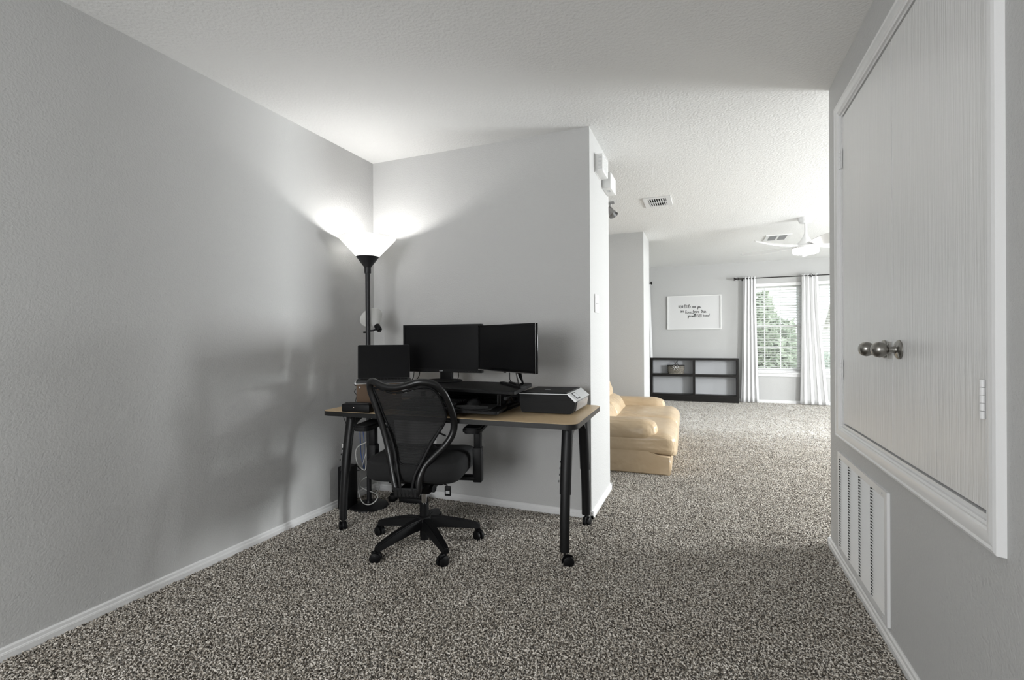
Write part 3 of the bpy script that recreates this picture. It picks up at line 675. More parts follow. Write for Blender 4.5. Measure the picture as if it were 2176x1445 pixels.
# side reading arm, unlit
s0 = Vector((LX+0.062, LY+0.035, 1.195)); ax = Vector((-0.72, 0.32, 0.62)).normalized()
b = B(); tube(b, smooth_path([(0, 0, 1.185), (0.03, 0.020, 1.188), tuple(s0+ax*0.02-Vector((LX, LY, 0)))], 4), 0.006, 8); obj('reading_arm', b, 'lampmetal', lm, True)
mt = Matrix.Translation((-LX, -LY, 0)) @ align(s0, s0+ax)
b = B(); lathe(b, [(0, -0.012), (0.014, -0.012), (0.019, -0.006), (0.020, 0.040), (0.0, 0.042)], 20, mt); sk = obj('reading_socket', b, 'black', lm, True)
b = B(); lathe(b, [(0, -0.024), (0.005, -0.024), (0.005, -0.012), (0, -0.012)], 10, mt); obj('reading_switch', b, 'black', sk, True)
b = B(); lathe(b, [(0.021, 0.036), (0.080, 0.135), (0.079, 0.137), (0.019, 0.038)], 36, mt, close=True); obj('reading_shade', b, 'shade', lm, True)
b = B(); tube(b, [(-0.03, -0.010, 1.175), (0.0, 0.0, 1.175)], 0.006, 8); obj('arm_knob', b, 'black', lm, True)

# ------------------------------------------------------------------ office chair
CA = math.radians(13.5)
ch = thing('office_chair', 'black mesh-back office chair pushed up to the desk', 'chair', (-1.436, 2.262, 0), CA)
def pz(u, v): return ((u-866)*2.40/1021.0, CAM_H-(v-721.8)*2.40/1021.0)
def yb(z):   # depth profile of the back
    tb = [(0.33, -0.235), (0.40, -0.238), (0.48, -0.220), (0.56, -0.205), (0.66, -0.212), (0.76, -0.232), (0.86, -0.258), (0.95, -0.285)]
    for (a, p), (c, q) in zip(tb, tb[1:]):
        if z <= c: return p+(q-p)*max(0, (z-a))/(c-a)
    return tb[-1][1]
outer_px = [(777, 824), (779, 815), (785, 811), (795, 813), (810, 819), (830, 823), (850, 822), (872, 817), (893, 811), (913, 812), (930, 819), (943, 836), (952, 862), (958, 888), (958, 912), (952, 932), (938, 952), (916, 974), (899, 993), (889, 1018), (886, 1046), (872, 1051), (848, 1049), (838, 1040), (828, 1008), (816, 968), (806, 930), (796, 894), (785, 858), (779, 838)]
inner_px = [(787, 825), (806, 828), (831, 834), (856, 832), (880, 826), (903, 822), (921, 826), (933, 842), (940, 866), (943, 888), (936, 908), (920, 928), (904, 950), (892, 972), (882, 990), (844, 989), (834, 962), (826, 935), (815, 910), (804, 884), (794, 852), (786, 832)]
def loop3(px, dy=0.0, sub=5):
    pts = []
    for u, v in px:
        s, z = pz(u, v); bow = 0.055*(s/0.22)**2   # sides wrap forward
        pts.append((s, yb(z)+bow+dy, z))
    return smooth_path(pts, sub, True)
b = B(); L_ = loop3(outer_px); tube(b, L_, 0.0180, 10, closed=True, ry=0.015, up=(0, 1, 0)); bf = obj('back_frame', b, 'frame', ch, True, 60)
b = B(); I_ = loop3(inner_px, 0.006); tube(b, I_, 0.0055, 8, closed=True); obj('inner_frame', b, 'black', bf, True, 60)
# mesh panel: fill the inner loop with rows
poly = [(p.x, p.z) for p in I_]
def span(z):
    xs = []
    for (x0, a), (x1, c) in zip(poly, poly[1:]+poly[:1]):
        if (a <= z < c) or (c <= z < a): xs.append(x0+(x1-x0)*(z-a)/(c-a))
    return xs
b = B(); zs = [p[1] for p in poly]; zmin, zmax = min(zs), max(zs); rows = []
NR = 44; NC = 16
for i in range(NR+1):
    z = zmin+0.0005+(zmax-zmin-0.001)*i/NR; xs = sorted(span(z))
    if len(xs) < 2: continue
    lo, hi = xs[0], xs[-1]; row = []
    for k in range(NC+1):
        x = lo+(hi-lo)*k/NC; row.append(b.verts.new((x, yb(z)+0.055*(x/0.22)**2+0.008, z)))
    rows.append((row, xs, z))
for (r0, xs0, za), (r1, xs1, zb) in zip(rows, rows[1:]):
    for k in range(NC):
        if len(xs1) == 4 or len(xs0) == 4:
            xs = xs1 if len(xs1) == 4 else xs0
            mx_ = (r1[k].co.x+r1[k+1].co.x)/2
            if xs[1] < mx_ < xs[2]: continue
        b.faces.new((r0[k], r0[k+1], r1[k+1], r1[k]))
obj('mesh_panel', b, 'mesh', bf, True, 80)
def bp3(u, v, dy=0.0):
    s, z = pz(u, v); return (s, yb(z)+0.055*(s/0.22)**2+dy, z)
rib_px = [((941, 930), (927, 922)), ((925, 955), (910, 945)), ((905, 978), (896, 968)), ((809, 928), (824, 926)), ((817, 958), (832, 955)), ((950, 868), (941, 868)), ((954, 898), (943, 896))]
for (u0, v0), (u1, v1) in rib_px:
    b = B(); tube(b, [bp3(u0, v0), bp3(u1, v1)], 0.0045, 6); obj('frame_rib', b, 'black', bf, True)
# inner rails running down to the bracket
for pts in ([(936, 908), (912, 946), (892, 986), (880, 1012), (874, 1048)], [(815, 912), (828, 950), (838, 990), (846, 1020), (852, 1048)]):
    b = B(); tube(b, smooth_path([bp3(u, v, -0.012) for u, v in pts], 5), 0.008, 8, ry=0.006, up=(0, 1, 0)); obj('back_rail', b, 'black', bf, True)
b = B(); tube(b, [bp3(838, 992, 0.012), bp3(862, 994, 0.008), bp3(888, 993, 0.012)], 0.012, 8, ry=0.005, up=(0, 1, 0)); obj('lumbar_bar', b, 'black', bf, True)
zb0 = pz(0, 1058)[1]; zb1 = pz(0, 1036)[1]
b = B(); rbox(b, -0.075, 0.052, -0.250, -0.232, zb0, zb1, r=0.004); rbox(b, -0.06, 0.04, -0.236, 0.02, 0.345, 0.372, r=0.006); bk = obj('back_bracket', b, 'black', ch, True)
b = B()
for k in range(6): box(b, -0.065+k*0.020, -0.054+k*0.020, -0.2515, -0.2495, zb0+0.008, zb1-0.008)
obj('bracket_slots', b, 'dark', bk)
# seat
def cushion(bm, x0, x1, y0, y1, z0, z1, r, seg=5, crown=0.0):
    b2 = B(); box(b2, x0, x1, y0, y1, z0, z1); bmesh.ops.bevel(b2, geom=b2.edges[:], offset=r, segments=seg, affect='EDGES')
    bmesh.ops.subdivide_edges(b2, edges=[e for e in b2.edges if e.calc_length() > 0.06], cuts=5, use_grid_fill=True)
    for v in b2.verts:
        if v.co.z > (z0+z1)/2:
            fx = (v.co.x-x0)/(x1-x0)*2-1; fy = (v.co.y-y0)/(y1-y0)*2-1
            v.co.z += crown*(1-fx*fx)*(1-fy*fy)
    merge(bm, b2)
SEAT_SPEC = (-0.255, 0.255, -0.225, 0.250, 0.385, 0.515, 0.062)
b = B(); rbox(b, -0.15, 0.15, -0.14, 0.16, 0.368, 0.400, r=0.012); obj('seat_pan', b, 'black', ch, True)
b = B(); rbox(b, -0.065, 0.065, -0.10, 0.10, 0.305, 0.372, r=0.012); mech = obj('tilt_mechanism', b, 'black', ch, True)
b = B(); tube(b, [(0.06, -0.075, 0.335), (0.085, -0.085, 0.335)], 0.020, 12); obj('tension_knob', b, 'black', mech, True)
b = B(); tube(b, smooth_path([(0.06, -0.03, 0.36), (0.11, -0.05, 0.358), (0.150, -0.06, 0.348)], 4), 0.004, 8); lv = obj('height_lever', b, 'black', mech, True)
b = B(); rbox(b, 0.135, 0.170, -0.066, -0.056, 0.292, 0.345, r=0.004); obj('lever_paddle', b, 'black', lv, True)
b = B(); box(b, 0.142, 0.163, -0.0668, -0.0655, 0.305, 0.320); obj('paddle_print', b, 'silver', lv)
# arms
for s in (-1, 1):
    b = B()
    rbox(b, s*0.300-0.025, s*0.300+0.025, -0.012, 0.044, 0.352, 0.540, r=0.008); rbox(b, s*0.300-0.019, s*0.300+0.019, -0.006, 0.038, 0.52, 0.642, r=0.006)
    ar = obj('arm_post', b, 'black', ch, True)
    b = B(); rbox(b, min(s*0.12, s*0.31), max(s*0.12, s*0.31), -0.012, 0.044, 0.362, 0.384, r=0.006); obj('arm_mount', b, 'black', ar, True)
    b = B(); rbox(b, s*0.300+0.022, s*0.300+0.027, 0.006, 0.024, 0.475, 0.515, r=0.002); obj('arm_button', b, 'darkgrey', ar, True)
    b = B(); prism(b, rounded_poly([(s*0.300-0.052, -0.150), (s*0.300+0.052, -0.150), (s*0.300+0.045, 0.125), (s*0.300-0.045, 0.125)], 0.045, 6), 0.640, 0.670)
    bmesh.ops.bevel(b, geom=[e for e in b.edges if abs(e.verts[0].co.z-e.verts[1].co.z) < 1e-6], offset=0.008, segments=2, affect='EDGES'); obj('arm_pad', b, 'black', ch, True, 40)
# gas column and five-star base
b = B(); lathe(b, [(0, 0.03), (0.022, 0.03), (0.025, 0.06), (0.025, 0.228), (0, 0.228)], 24); obj('column_cover', b, 'black', ch, True)
b = B(); lathe(b, [(0, 0.227), (0.0145, 0.227), (0.0145, 0.310), (0, 0.310)], 20); obj('gas_lift', b, 'chrome', ch, True)
b = B(); lathe(b, [(0, 0.095), (0.040, 0.095), (0.045, 0.105), (0.043, 0.140), (0.033, 0.158), (0.026, 0.162), (0, 0.162)], 30); obj('base_hub', b, 'black', ch, True)
for k in range(5):
    a = math.radians(-181+72*k)-CA; dx, dy = math.cos(a), math.sin(a)
    b = B(); n = 8
    for i in range(n+1):
        pass
    sec = []
    for r_, hw, zt, zb_ in ((0.03, 0.034, 0.152, 0.098), (0.10, 0.031, 0.146, 0.096), (0.20, 0.026, 0.124, 0.080), (0.29, 0.021, 0.097, 0.064), (0.308, 0.015, 0.090, 0.064)):
        c = Vector((dx*r_, dy*r_, 0)); sd = Vector((-dy, dx, 0))
        sec.append([b.verts.new(c+sd*(-hw)+Vector((0, 0, zb_))), b.verts.new(c+sd*hw+Vector((0, 0, zb_))), b.verts.new(c+sd*hw*0.62+Vector((0, 0, zt))), b.verts.new(c-sd*hw*0.62+Vector((0, 0, zt)))])
    fs = []
    for A, C in zip(sec, sec[1:]):
        for j in range(4): fs.append(b.faces.new((A[j], A[(j+1) % 4], C[(j+1) % 4], C[j])))
    fs.append(b.faces.new(sec[0])); fs.append(b.faces.new(sec[-1])); bmesh.ops.recalc_face_normals(b, faces=fs)
    bmesh.ops.bevel(b, geom=b.edges[:], offset=0.004, segments=2, affect='EDGES')
    obj('base_leg', b, 'black', ch, True, 50)
    caster(ch, dx*0.288, dy*0.288, [2.6, 3.3, 4.2, 5.6, 1.2][k], 1.02)

# ------------------------------------------------------------------ under-desk clutter
up = thing('backup_power_unit', 'slim black backup power unit standing behind the left desk leg', 'power unit', (-2.212, 2.535, 0), 0.05)
b = B(); rbox(b, -0.050, 0.030, -0.02, 0.085, 0.0, 0.285, r=0.006); obj('body', b, 'black', up, True)
b = B()
for k in range(5): box(b, 0.008, 0.0125, -0.0208, -0.020, 0.085+k*0.011, 0.0885+k*0.011)
obj('status_lights', b, 'led', up)
b = B(); box(b, 0.004, 0.026, -0.0208, -0.020, 0.258, 0.272); obj('print_label', b, 'silver', up)
pw = thing('power_strip', 'black power strip on the carpet under the desk', 'power strip', (-1.86, 2.80, 0), 0.15)
b = B(); rbox(b, -0.10, 0.10, -0.025, 0.025, 0.0, 0.04, r=0.006); obj('body', b, 'black', pw, True)
b = B()
for k in range(4): rbox(b, -0.085+k*0.045, -0.057+k*0.045, -0.016, 0.016, 0.04, 0.065, r=0.004)
obj('plugs', b, 'black', pw, True)
ol = thing('wall_outlet', 'white outlet plate low on the left wall behind the desk', 'outlet', (XL, 2.635, 0.36))
b = B(); rbox(b, 0.0, 0.006, -0.036, 0.036, -0.058, 0.058, r=0.003); obj('plate', b, 'white', ol, True)
for s in (-1, 1):
    b = B(); rbox(b, 0.005, 0.009, -0.016, 0.016, s*0.022-0.014, s*0.022+0.014, r=0.003); obj('socket_face', b, 'white', ol, True)
ob = thing('wall_outlet', 'white outlet plate on the back wall behind the desk riser', 'outlet', (-1.80, YB, 0.36))
b = B(); rbox(b, -0.036, 0.036, -0.006, 0.0, -0.058, 0.058, r=0.003); obj('plate', b, 'white', ob, True)
for s in (-1, 1):
    b = B(); rbox(b, -0.016, 0.016, -0.009, -0.005, s*0.022-0.014, s*0.022+0.014, r=0.003); obj('socket_face', b, 'white', ob, True)
def cable(label, pts, r, m, sub=8, group=None):
    b = B(); tube(b, smooth_path(pts, sub), r, 8); o = obj('cable', b, m, None, True, 80)
    return tag(o, label, 'cable', group)
def C(u, v, y): return tuple(at(u, v, 'y', y))
cable('white cable hanging under the desk in a low loop to the floor', [C(770, 908, 2.70), C(790, 925, 2.70), C(779, 960, 2.70), C(770, 990, 2.70), C(763, 1020, 2.69), C(763, 1048, 2.60), C(771, 1068, 2.50), C(786, 1072, 2.49), C(800, 1062, 2.52), C(800, 1050, 2.57), C(776, 1040, 2.66), C(764, 1030, 2.68), C(772, 1018, 2.69), C(790, 1009, 2.70), C(803, 1008, 2.70)], 0.0032, 'cablewhite')
cable('white cable coiled in an oval loop under the desk', [C(785, 900, 2.67), C(782, 935, 2.66), C(762, 948, 2.67), C(756, 962, 2.67), C(760, 985, 2.67), C(774, 999, 2.66), C(778, 988, 2.66), C(779, 955, 2.67), C(786, 935, 2.66)], 0.0036, 'cablewhite')
cable('white cable dropping beside the chair back to the baseboard', [C(800, 915, 2.76), C(797, 940, 2.76), C(792, 970, 2.76), C(793, 995, 2.76), C(800, 1020, 2.77), C(806, 1035, 2.80), C(800, 1046, 2.84)], 0.0032, 'cablewhite')
cable('blue network cable hanging behind the left desk leg', [C(765, 915, 2.72), C(766, 940, 2.72), C(767, 965, 2.72), C(774, 998, 2.70)], 0.0036, 'cableblue')
cable('second blue cable strand next to the lamp pole', [C(771, 912, 2.73), C(774, 945, 2.73), C(773, 975, 2.72), C(775, 996, 2.71)], 0.0030, 'cableblue')
cable('black cable curving across behind the lamp pole under the desk', [C(757, 905, 2.78), C(762, 935, 2.78), C(756, 960, 2.76), C(756, 985, 2.74), C(773, 1000, 2.72), C(790, 985, 2.74), C(803, 962, 2.76), C(800, 930, 2.78)], 0.0028, 'black')
cable('black cable stretched low between the power unit and the back wall', [C(747, 1002, 2.70), C(770, 998, 2.78), C(795, 994, 2.88), C(806, 990, 2.93)], 0.0028, 'black')
cable('thin black cable dangling at the left desk corner to the outlet', [C(729, 884, 2.47), C(736, 905, 2.52), C(735, 935, 2.58), C(731, 950, 2.62)], 0.0022, 'black')
cable('black power cord lying on the back left of the desk', [C(735, 860, 2.40), C(742, 857, 2.43), (-1.90, 2.44, DZ+0.004), (-1.85, 2.50, DZ+0.004)], 0.0022, 'black')
cable('black cable looping beside the wooden box', [C(757, 811, 2.36), C(753, 818, 2.36), C(760, 822, 2.37), C(753, 832, 2.36), C(758, 840, 2.36), C(756, 853, 2.38), (-1.985, 2.40, DZ+0.003)], 0.002, 'black')
cable('black monitor cable drooping left of the wide monitor stand', [C(880, 790, 2.72), C(878, 803, 2.72), C(870, 810, 2.72), C(862, 800, 2.74)], 0.0026, 'black')
cable('black monitor cable drooping right of the wide monitor stand', [C(892, 788, 2.73), C(890, 800, 2.74), C(882, 808, 2.73), C(866, 812, 2.70), C(858, 818, 2.66)], 0.0026, 'black')
cable('black video cable hanging behind the wide monitor', [C(974, 790, 2.74), C(974, 802, 2.745), C(968, 811, 2.74), C(960, 818, 2.76)], 0.0026, 'black')
cable('black cable hanging from the angled monitor', [C(1083, 792, 2.56), C(1083, 802, 2.57), C(1084, 808, 2.60), C(1088, 812, 2.66)], 0.0026, 'black')

# ------------------------------------------------------------------ things on the partition wall
sw = thing('light_switch', 'white light switch plate on the partition edge', 'switch', (XC, 3.13, 1.352))
b = B(); rbox(b, 0.0, 0.006, -0.058, 0.058, -0.060, 0.060, r=0.003); obj('plate', b, 'white', sw, True)
for s in (-1, 1):
    b = B(); rbox(b, 0.004, 0.008, s*0.023-0.0165, s*0.023+0.0165, -0.034, 0.034, r=0.002); k = obj('rocker', b, 'white', sw, True)
    b = B(); box(b, 0.0075, 0.0085, s*0.023-0.0165, s*0.023+0.0165, -0.001, 0.001); obj('rocker_gap', b, 'darkgrey', k)
c1 = thing('door_chime', 'white slotted door chime box high on the partition', 'chime', (XC, 3.185, 2.205))
b = B(); rbox(b, 0.004, 0.054, -0.090, 0.090, 0.0, 0.115, r=0.004); cb = obj('cover', b, 'white', c1, True)
one_box('back_plate', 'white', c1, 0.0, 0.005, -0.094, 0.094, -0.003, 0.117)
b = B()
for k in range(11): box(b, 0.024, 0.050, -0.0906, -0.0895, 0.018+k*0.0082, 0.0205+k*0.0082)
for k in range(11):
    box(b, 0.0535, 0.0546, -0.070, 0.070, 0.018+k*0.0082, 0.0205+k*0.0082)
obj('sound_slots', b, 'silver', cb)
c2 = thing('alarm_siren', 'plain white alarm box beside the slotted chime', 'alarm box', (XC, 3.435, 2.165))
b = B(); rbox(b, 0.0, 0.062, -0.100, 0.100, 0.0, 0.110, r=0.004); cb = obj('cover', b, 'white', c2, True)
b = B(); box(b, 0.020, 0.045, -0.045, 0.0, -0.0006, 0.0004); obj('speaker_patch', b, 'silver', cb)

# ------------------------------------------------------------------ ceiling fittings
def register(name, label, x0, x1, y0, y1, dark, rows, cols, vane='white'):
    t = thing(name, label, 'air vent', ((x0+x1)/2, (y0+y1)/2, H)); hx, hy = (x1-x0)/2, (y1-y0)/2; f = 0.045
    b = B()
    for q in ((-hx, hx, -hy, -hy+f), (-hx, hx, hy-f, hy), (-hx, -hx+f, -hy+f, hy-f), (hx-f, hx, -hy+f, hy-f)): box(b, q[0], q[1], q[2], q[3], -0.008, 0.0)
    obj('frame', b, 'trim', t)
    one_box('duct_back', dark, t, -hx+f, hx-f, -hy+f, hy-f, -0.0012, 0)
    return t, hx-f, hy-f
t, hx, hy = register('ceiling_vent', 'white ceiling vent with dark open vanes near the partition', -0.545, -0.292, 4.66, 5.00, 'dark', 2, 8)
s = None
for k in range(8):
    for r in (0, 1):
        x = -hx+2*hx*(k+0.5)/8; y = -hy+hy*(r+0.5)
        if s is None:
            b = B(); box(b, -0.0034, 0.0034, -hy/2+0.004, hy/2-0.004, -0.001, 0.003); s = obj('vane', b, 'trim', t); s.location = (x, y, -0.0095)
        else: link_copy(s, 'vane', t, Matrix.Translation((x, y, -0.0095)))
b = B(); box(b, -hx, hx, -0.006, 0.006, -0.012, -0.002); obj('center_bar', b, 'trim', t)
t, hx, hy = register('ceiling_vent', 'white ceiling vent with two grey panels left of the fan', 0.735, 1.030, 6.99, 7.37, 'darkgrey', 2, 8)
b = B(); box(b, -0.012, 0.012, -hy, hy, -0.008, -0.001); obj('center_bar', b, 'trim', t)
s = None
for c in (-1, 1):
    for k in range(14):
        x = c*(hx+0.012)/2; y = -hy+2*hy*(k+0.5)/14
        if s is None:
            b = B(); box(b, -hx/2+0.008, hx/2-0.008, -0.0085, 0.0085, -0.0008, 0.0008); bmesh.ops.rotate(b, verts=b.verts[:], matrix=Matrix.Rotation(0.6, 3, 'X')); s = obj('vane', b, 'silver', t); s.location = (x, y, -0.007)
        else: link_copy(s, 'vane', t, Matrix.Translation((x, y, -0.007)))
# spotlight head
sp = thing('ceiling_spotlight', 'brushed metal ceiling spotlight head peeking past the partition', 'spotlight', (-0.862, 4.67, H))
b = B(); rbox(b, -0.30, 0.055, -0.02, 0.02, -0.018, 0.0, r=0.004); obj('track_bar', b, 'steel', sp, True)
b = B(); tube(b, [(0.018, 0, -0.016), (0.012, 0, -0.062)], 0.010, 10); obj('stem', b, 'steel', sp, True)
b = B(); lathe(b, [(0, -0.005), (0.016, -0.004), (0.023, 0.010), (0.030, 0.05), (0.046, 0.095), (0.044, 0.096), (0.028, 0.05), (0.012, 0.02), (0, 0.02)], 28, align((0.006, 0, -0.055), (0.062, -0.03, -0.155))); sh = obj('bell_shade', b, 'steel', sp, True)
b = B(); lathe(b, [(0, 0.02), (0.015, 0.03), (0.022, 0.055), (0, 0.06)], 16, align((0.006, 0, -0.055), (0.062, -0.03, -0.155))); obj('spot_bulb', b, 'white', sp, True)

# ceiling fan
fn = thing('ceiling_fan', 'white five-blade ceiling fan with lit round light', 'ceiling fan', (1.033, 6.135, H))
b = B(); lathe(b, [(0, 0), (0.078, 0), (0.076, -0.020), (0.062, -0.052), (0.050, -0.058), (0, -0.058)], 36); obj('canopy', b, 'whitefan', fn, True)
b = B(); lathe(b, [(0, -0.055), (0.0135, -0.055), (0.0135, -0.205), (0, -0.205)], 16); obj('down_rod', b, 'whitefan', fn, True)
b = B(); lathe(b, [(0, -0.178), (0.020, -0.178), (0.024, -0.200), (0.050, -0.245), (0.090, -0.285), (0.105, -0.300), (0.105, -0.315), (0, -0.315)], 40); obj('motor_housing', b, 'whitefan', fn, True)
b = B(); lathe(b, [(0, -0.313), (0.125, -0.313), (0.132, -0.318), (0.132, -0.340), (0, -0.340)], 44); obj('light_ring', b, 'whitefan', fn, True)
b = B(); lathe(b, [(0, -0.338), (0.128, -0.338), (0.128, -0.378), (0.118, -0.392), (0, -0.396)], 44); obj('light_lens', b, 'lens', fn, True)
for k in range(5):
    a = YAW+math.radians(-97-72*k); b = B(); secs = []
    for i in range(13):
        t = i/12; r_ = 0.085+0.625*t
        wd = 0.024+0.066*math.sin(min(1, t*1.15+0.05)*PI*0.62)**1.2 if t < 0.9 else 0.062*math.sqrt(max(0.03, 1-((t-0.9)/0.1)**2))+0.006
        pitch_ = -math.radians(24-4*t); zc = -0.300-0.010*math.sin(PI*t); sweep = 0.10*t**1.5
        row = []
        for j in range(5):
            q = (j/4*2-1)*wd; row.append(((r_, sweep+q*math.cos(pitch_), zc+q*math.sin(pitch_)+0.006*(1-(j/2-1)**2))))
        secs.append(row)
    for hh in (0.0, -0.006):
        pass
    topv = [[b.verts.new(p) for p in row] for row in secs]; botv = [[b.verts.new((p[0], p[1], p[2]-0.006)) for p in row] for row in secs]
    fs = []
    for i in range(12):
        for j in range(4):
            fs.append(b.faces.new((topv[i][j], topv[i+1][j], topv[i+1][j+1], topv[i][j+1]))); fs.append(b.faces.new((botv[i][j], botv[i][j+1], botv[i+1][j+1], botv[i+1][j])))
        for j in (0, 4): fs.append(b.faces.new((topv[i][j], botv[i][j], botv[i+1][j], topv[i+1][j])))
    for i in (0, 12):
        for j in range(4): fs.append(b.faces.new((topv[i][j], topv[i][j+1], botv[i][j+1], botv[i][j])))
    bmesh.ops.recalc_face_normals(b, faces=fs)
    bmesh.ops.rotate(b, verts=b.verts[:], matrix=Matrix.Rotation(a, 3, 'Z')); obj('blade', b, 'whitefan', fn, True, 50)

# ------------------------------------------------------------------ sofa
SX, SY = -0.262, 4.072
so = thing('leather_sofa', 'tan leather sofa with rolled arms half hidden by the partition', 'sofa', (SX, SY, 0), math.radians(2.0))
SL = 1.76
def puffy(name, m, parent, x0, x1, y0, y1, z0, z1, r, crown=0.0, seg=6, wr=0.0, sub=6, fn_=None):
    b2 = B(); box(b2, x0, x1, y0, y1, z0, z1)
    bmesh.ops.subdivide_edges(b2, edges=b2.edges[:], cuts=sub, use_grid_fill=True)
    c = Vector(((x0+x1)/2, (y0+y1)/2, (z0+z1)/2)); h = Vector(((x1-x0)/2, (y1-y0)/2, (z1-z0)/2))
    for v in b2.verts:     # round towards a superellipsoid
        p = v.co-c
        q = [max(abs(p[i])-(h[i]-r), 0)/r for i in range(3)]; l = math.sqrt(sum(k*k for k in q))
        if l > 1:
            for i in range(3):
                s_ = 1 if p[i] > 0 else -1; ex = max(abs(p[i])-(h[i]-r), 0)
                if ex > 0: p[i] = s_*((h[i]-r)+ex/l)
        f = [p[i]/h[i] for i in range(3)]
        p.z += crown*(1-f[0]**2)*(1-f[1]**2)*(1 if p.z > 0 else 0)
        v.co = c+p
        if fn_: v.co = fn_(v.co)
        if wr: v.co += Vector((random.uniform(-wr, wr), random.uniform(-wr, wr), random.uniform(-wr, wr)))
    o = obj(name, b2, m, parent, True, 180)
    md = o.modifiers.new('soften', 'SUBSURF'); md.levels = 1; md.render_levels = 2
    return o
def seat_shape(p):
    q = p.copy()
    if q.y > 0.12: q.z -= (q.y-0.12)**2*1.6
    if abs(q.x) > 0.16 and q.z > 0.44: q.z += (abs(q.x)-0.16)*0.18
    return q
puffy('seat', 'fabric', ch, *SEAT_SPEC, 0.012, sub=8, fn_=seat_shape)
# base with notch for the seat cushion
b = B(); prism(b, [(-0.98, 0.008), (0.0, 0.008), (0.0, 0.165), (-0.115, 0.172), (-0.165, 0.20), (-0.185, 0.262), (-0.98, 0.262)], 0.0, SL, 'y')
bmesh.ops.bevel(b, geom=b.edges[:], offset=0.010, segments=3, affect='EDGES'); obj('base', b, 'leather', so, True, 50)
b = B(); box(b, -0.95, -0.03, 0.03, SL-0.03, 0.0, 0.012); obj('plinth', b, 'black', so)
for nm, y0, y1 in (('arm', -0.015, 0.225), ('arm', SL-0.225, SL+0.015)):
    puffy(nm, 'leather', so, -1.00, -0.105, y0, y1, 0.245, 0.448, 0.095, 0.0, wr=0.003, sub=9)
ns = 2; cw_ = (SL-0.02)/ns
def droop(p):
    q = p.copy()
    if q.x > -0.02: q.z -= 0.03*((q.x+0.02)/0.07)
    return q
for i in range(ns):
    y0, y1 = -0.006+i*(SL+0.012)/ns, -0.006+(i+1)*(SL+0.012)/ns-0.004
    puffy('seat_cushion', 'leather', so, -0.66, 0.048, y0, y1, 0.160, 0.350, 0.060, 0.020, wr=0.003, sub=9, fn_=droop)
def lean(p):
    q = p.copy(); q.x -= (q.z-0.3)*0.42; return q
for i in range(ns):
    y0, y1 = 0.20+i*(SL-0.40)/ns, 0.20+(i+1)*(SL-0.40)/ns-0.004
    puffy('back_cushion', 'leather', so, -0.82, -0.50, y0, y1, 0.29, 0.50, 0.09, 0.01, wr=0.004, sub=9, fn_=lean)
    puffy('head_cushion', 'leather', so, -0.84, -0.56, y0, y1, 0.46, 0.74, 0.10, 0.02, wr=0.005, sub=9, fn_=lean)
b = B(); prism(b, [(-1.00, 0.25), (-0.80, 0.25), (-0.99, 0.68), (-1.10, 0.68)], 0.03, SL-0.03, 'y'); bmesh.ops.bevel(b, geom=b.edges[:], offset=0.03, segments=3, affect='EDGES'); obj('back_frame', b, 'leather', so, True, 50)

# ------------------------------------------------------------------ bookcase, basket, framed sign
bc = thing('bookcase', 'low dark espresso bookcase with four open compartments under the sign', 'bookcase', (-0.203, 9.034, 0))
W_, Dp = 0.729, 0.175
one_box('top', 'espresso', bc, -W_, W_, 0, Dp, 0.732, 0.766)
one_box('side_panel', 'espresso', bc, -W_, -W_+0.036, 0.002, Dp, 0.0, 0.732)
one_box('side_panel', 'espresso', bc, W_-0.036, W_, 0.002, Dp, 0.0, 0.732)
one_box('divider', 'espresso', bc, -0.005, 0.033, 0.004, Dp, 0.125, 0.732)
one_box('shelf', 'espresso', bc, -W_+0.036, -0.005, 0.004, Dp, 0.440, 0.482)
one_box('shelf', 'espresso', bc, 0.033, W_-0.036, 0.004, Dp, 0.440, 0.482)
one_box('bottom_shelf', 'espresso', bc, -W_+0.036, W_-0.036, 0.004, Dp, 0.093, 0.125)
one_box('kick_panel', 'espresso', bc, -W_+0.036, W_-0.036, 0.0, 0.02, 0.0, 0.093)
one_box('back_panel', 'backpanel', bc, -W_+0.01, W_-0.01, Dp, Dp+0.006, 0.02, 0.75)
bs = thing('wicker_basket', 'small grey wicker basket with bow on the upper left shelf', 'basket', (-0.495, 9.115, 0.4825))
def oval(bm, rows, n=28):
    rings = [[bm.verts.new((a*math.cos(2*PI*k/n), c*math.sin(2*PI*k/n), z)) for k in range(n)] for a, c, z in rows]
    for A, C_ in zip(rings, rings[1:]):
        for k in range(n): bm.faces.new((A[k], A[(k+1) % n], C_[(k+1) % n], C_[k]))
    bm.faces.new(rings[0][::-1])
b = B(); oval(b, [(0.130, 0.055, 0.0), (0.136, 0.060, 0.02), (0.145, 0.066, 0.150), (0.139, 0.060, 0.150), (0.128, 0.052, 0.02)]); obj('body', b, 'wicker', bs, True, 40)
for z in (0.035, 0.075, 0.115, 0.148):
    b = B(); f = 0.137+0.0085*z/0.15
    tube(b, [((f+0.002)*math.cos(2*PI*k/28), (0.062+0.006*z/0.15)*math.sin(2*PI*k/28), z+(0.003 if k % 2 else -0.003)*(z < 0.14)) for k in range(28)], 0.006 if z > 0.14 else 0.004, 6, closed=True)
    obj('rim' if z > 0.14 else 'weave_band', b, 'espresso' if z > 0.14 else 'wicker', bs, True)
b = B(); tube(b, smooth_path([(-0.05, -0.062, 0.10), (-0.03, -0.05, 0.16), (0.0, -0.02, 0.195), (0.03, 0.03, 0.235), (0.02, 0.055, 0.20), (0.05, 0.06, 0.12)], 5), 0.008, 8, ry=0.004); obj('handle', b, 'espresso', bs, True)
b = B()
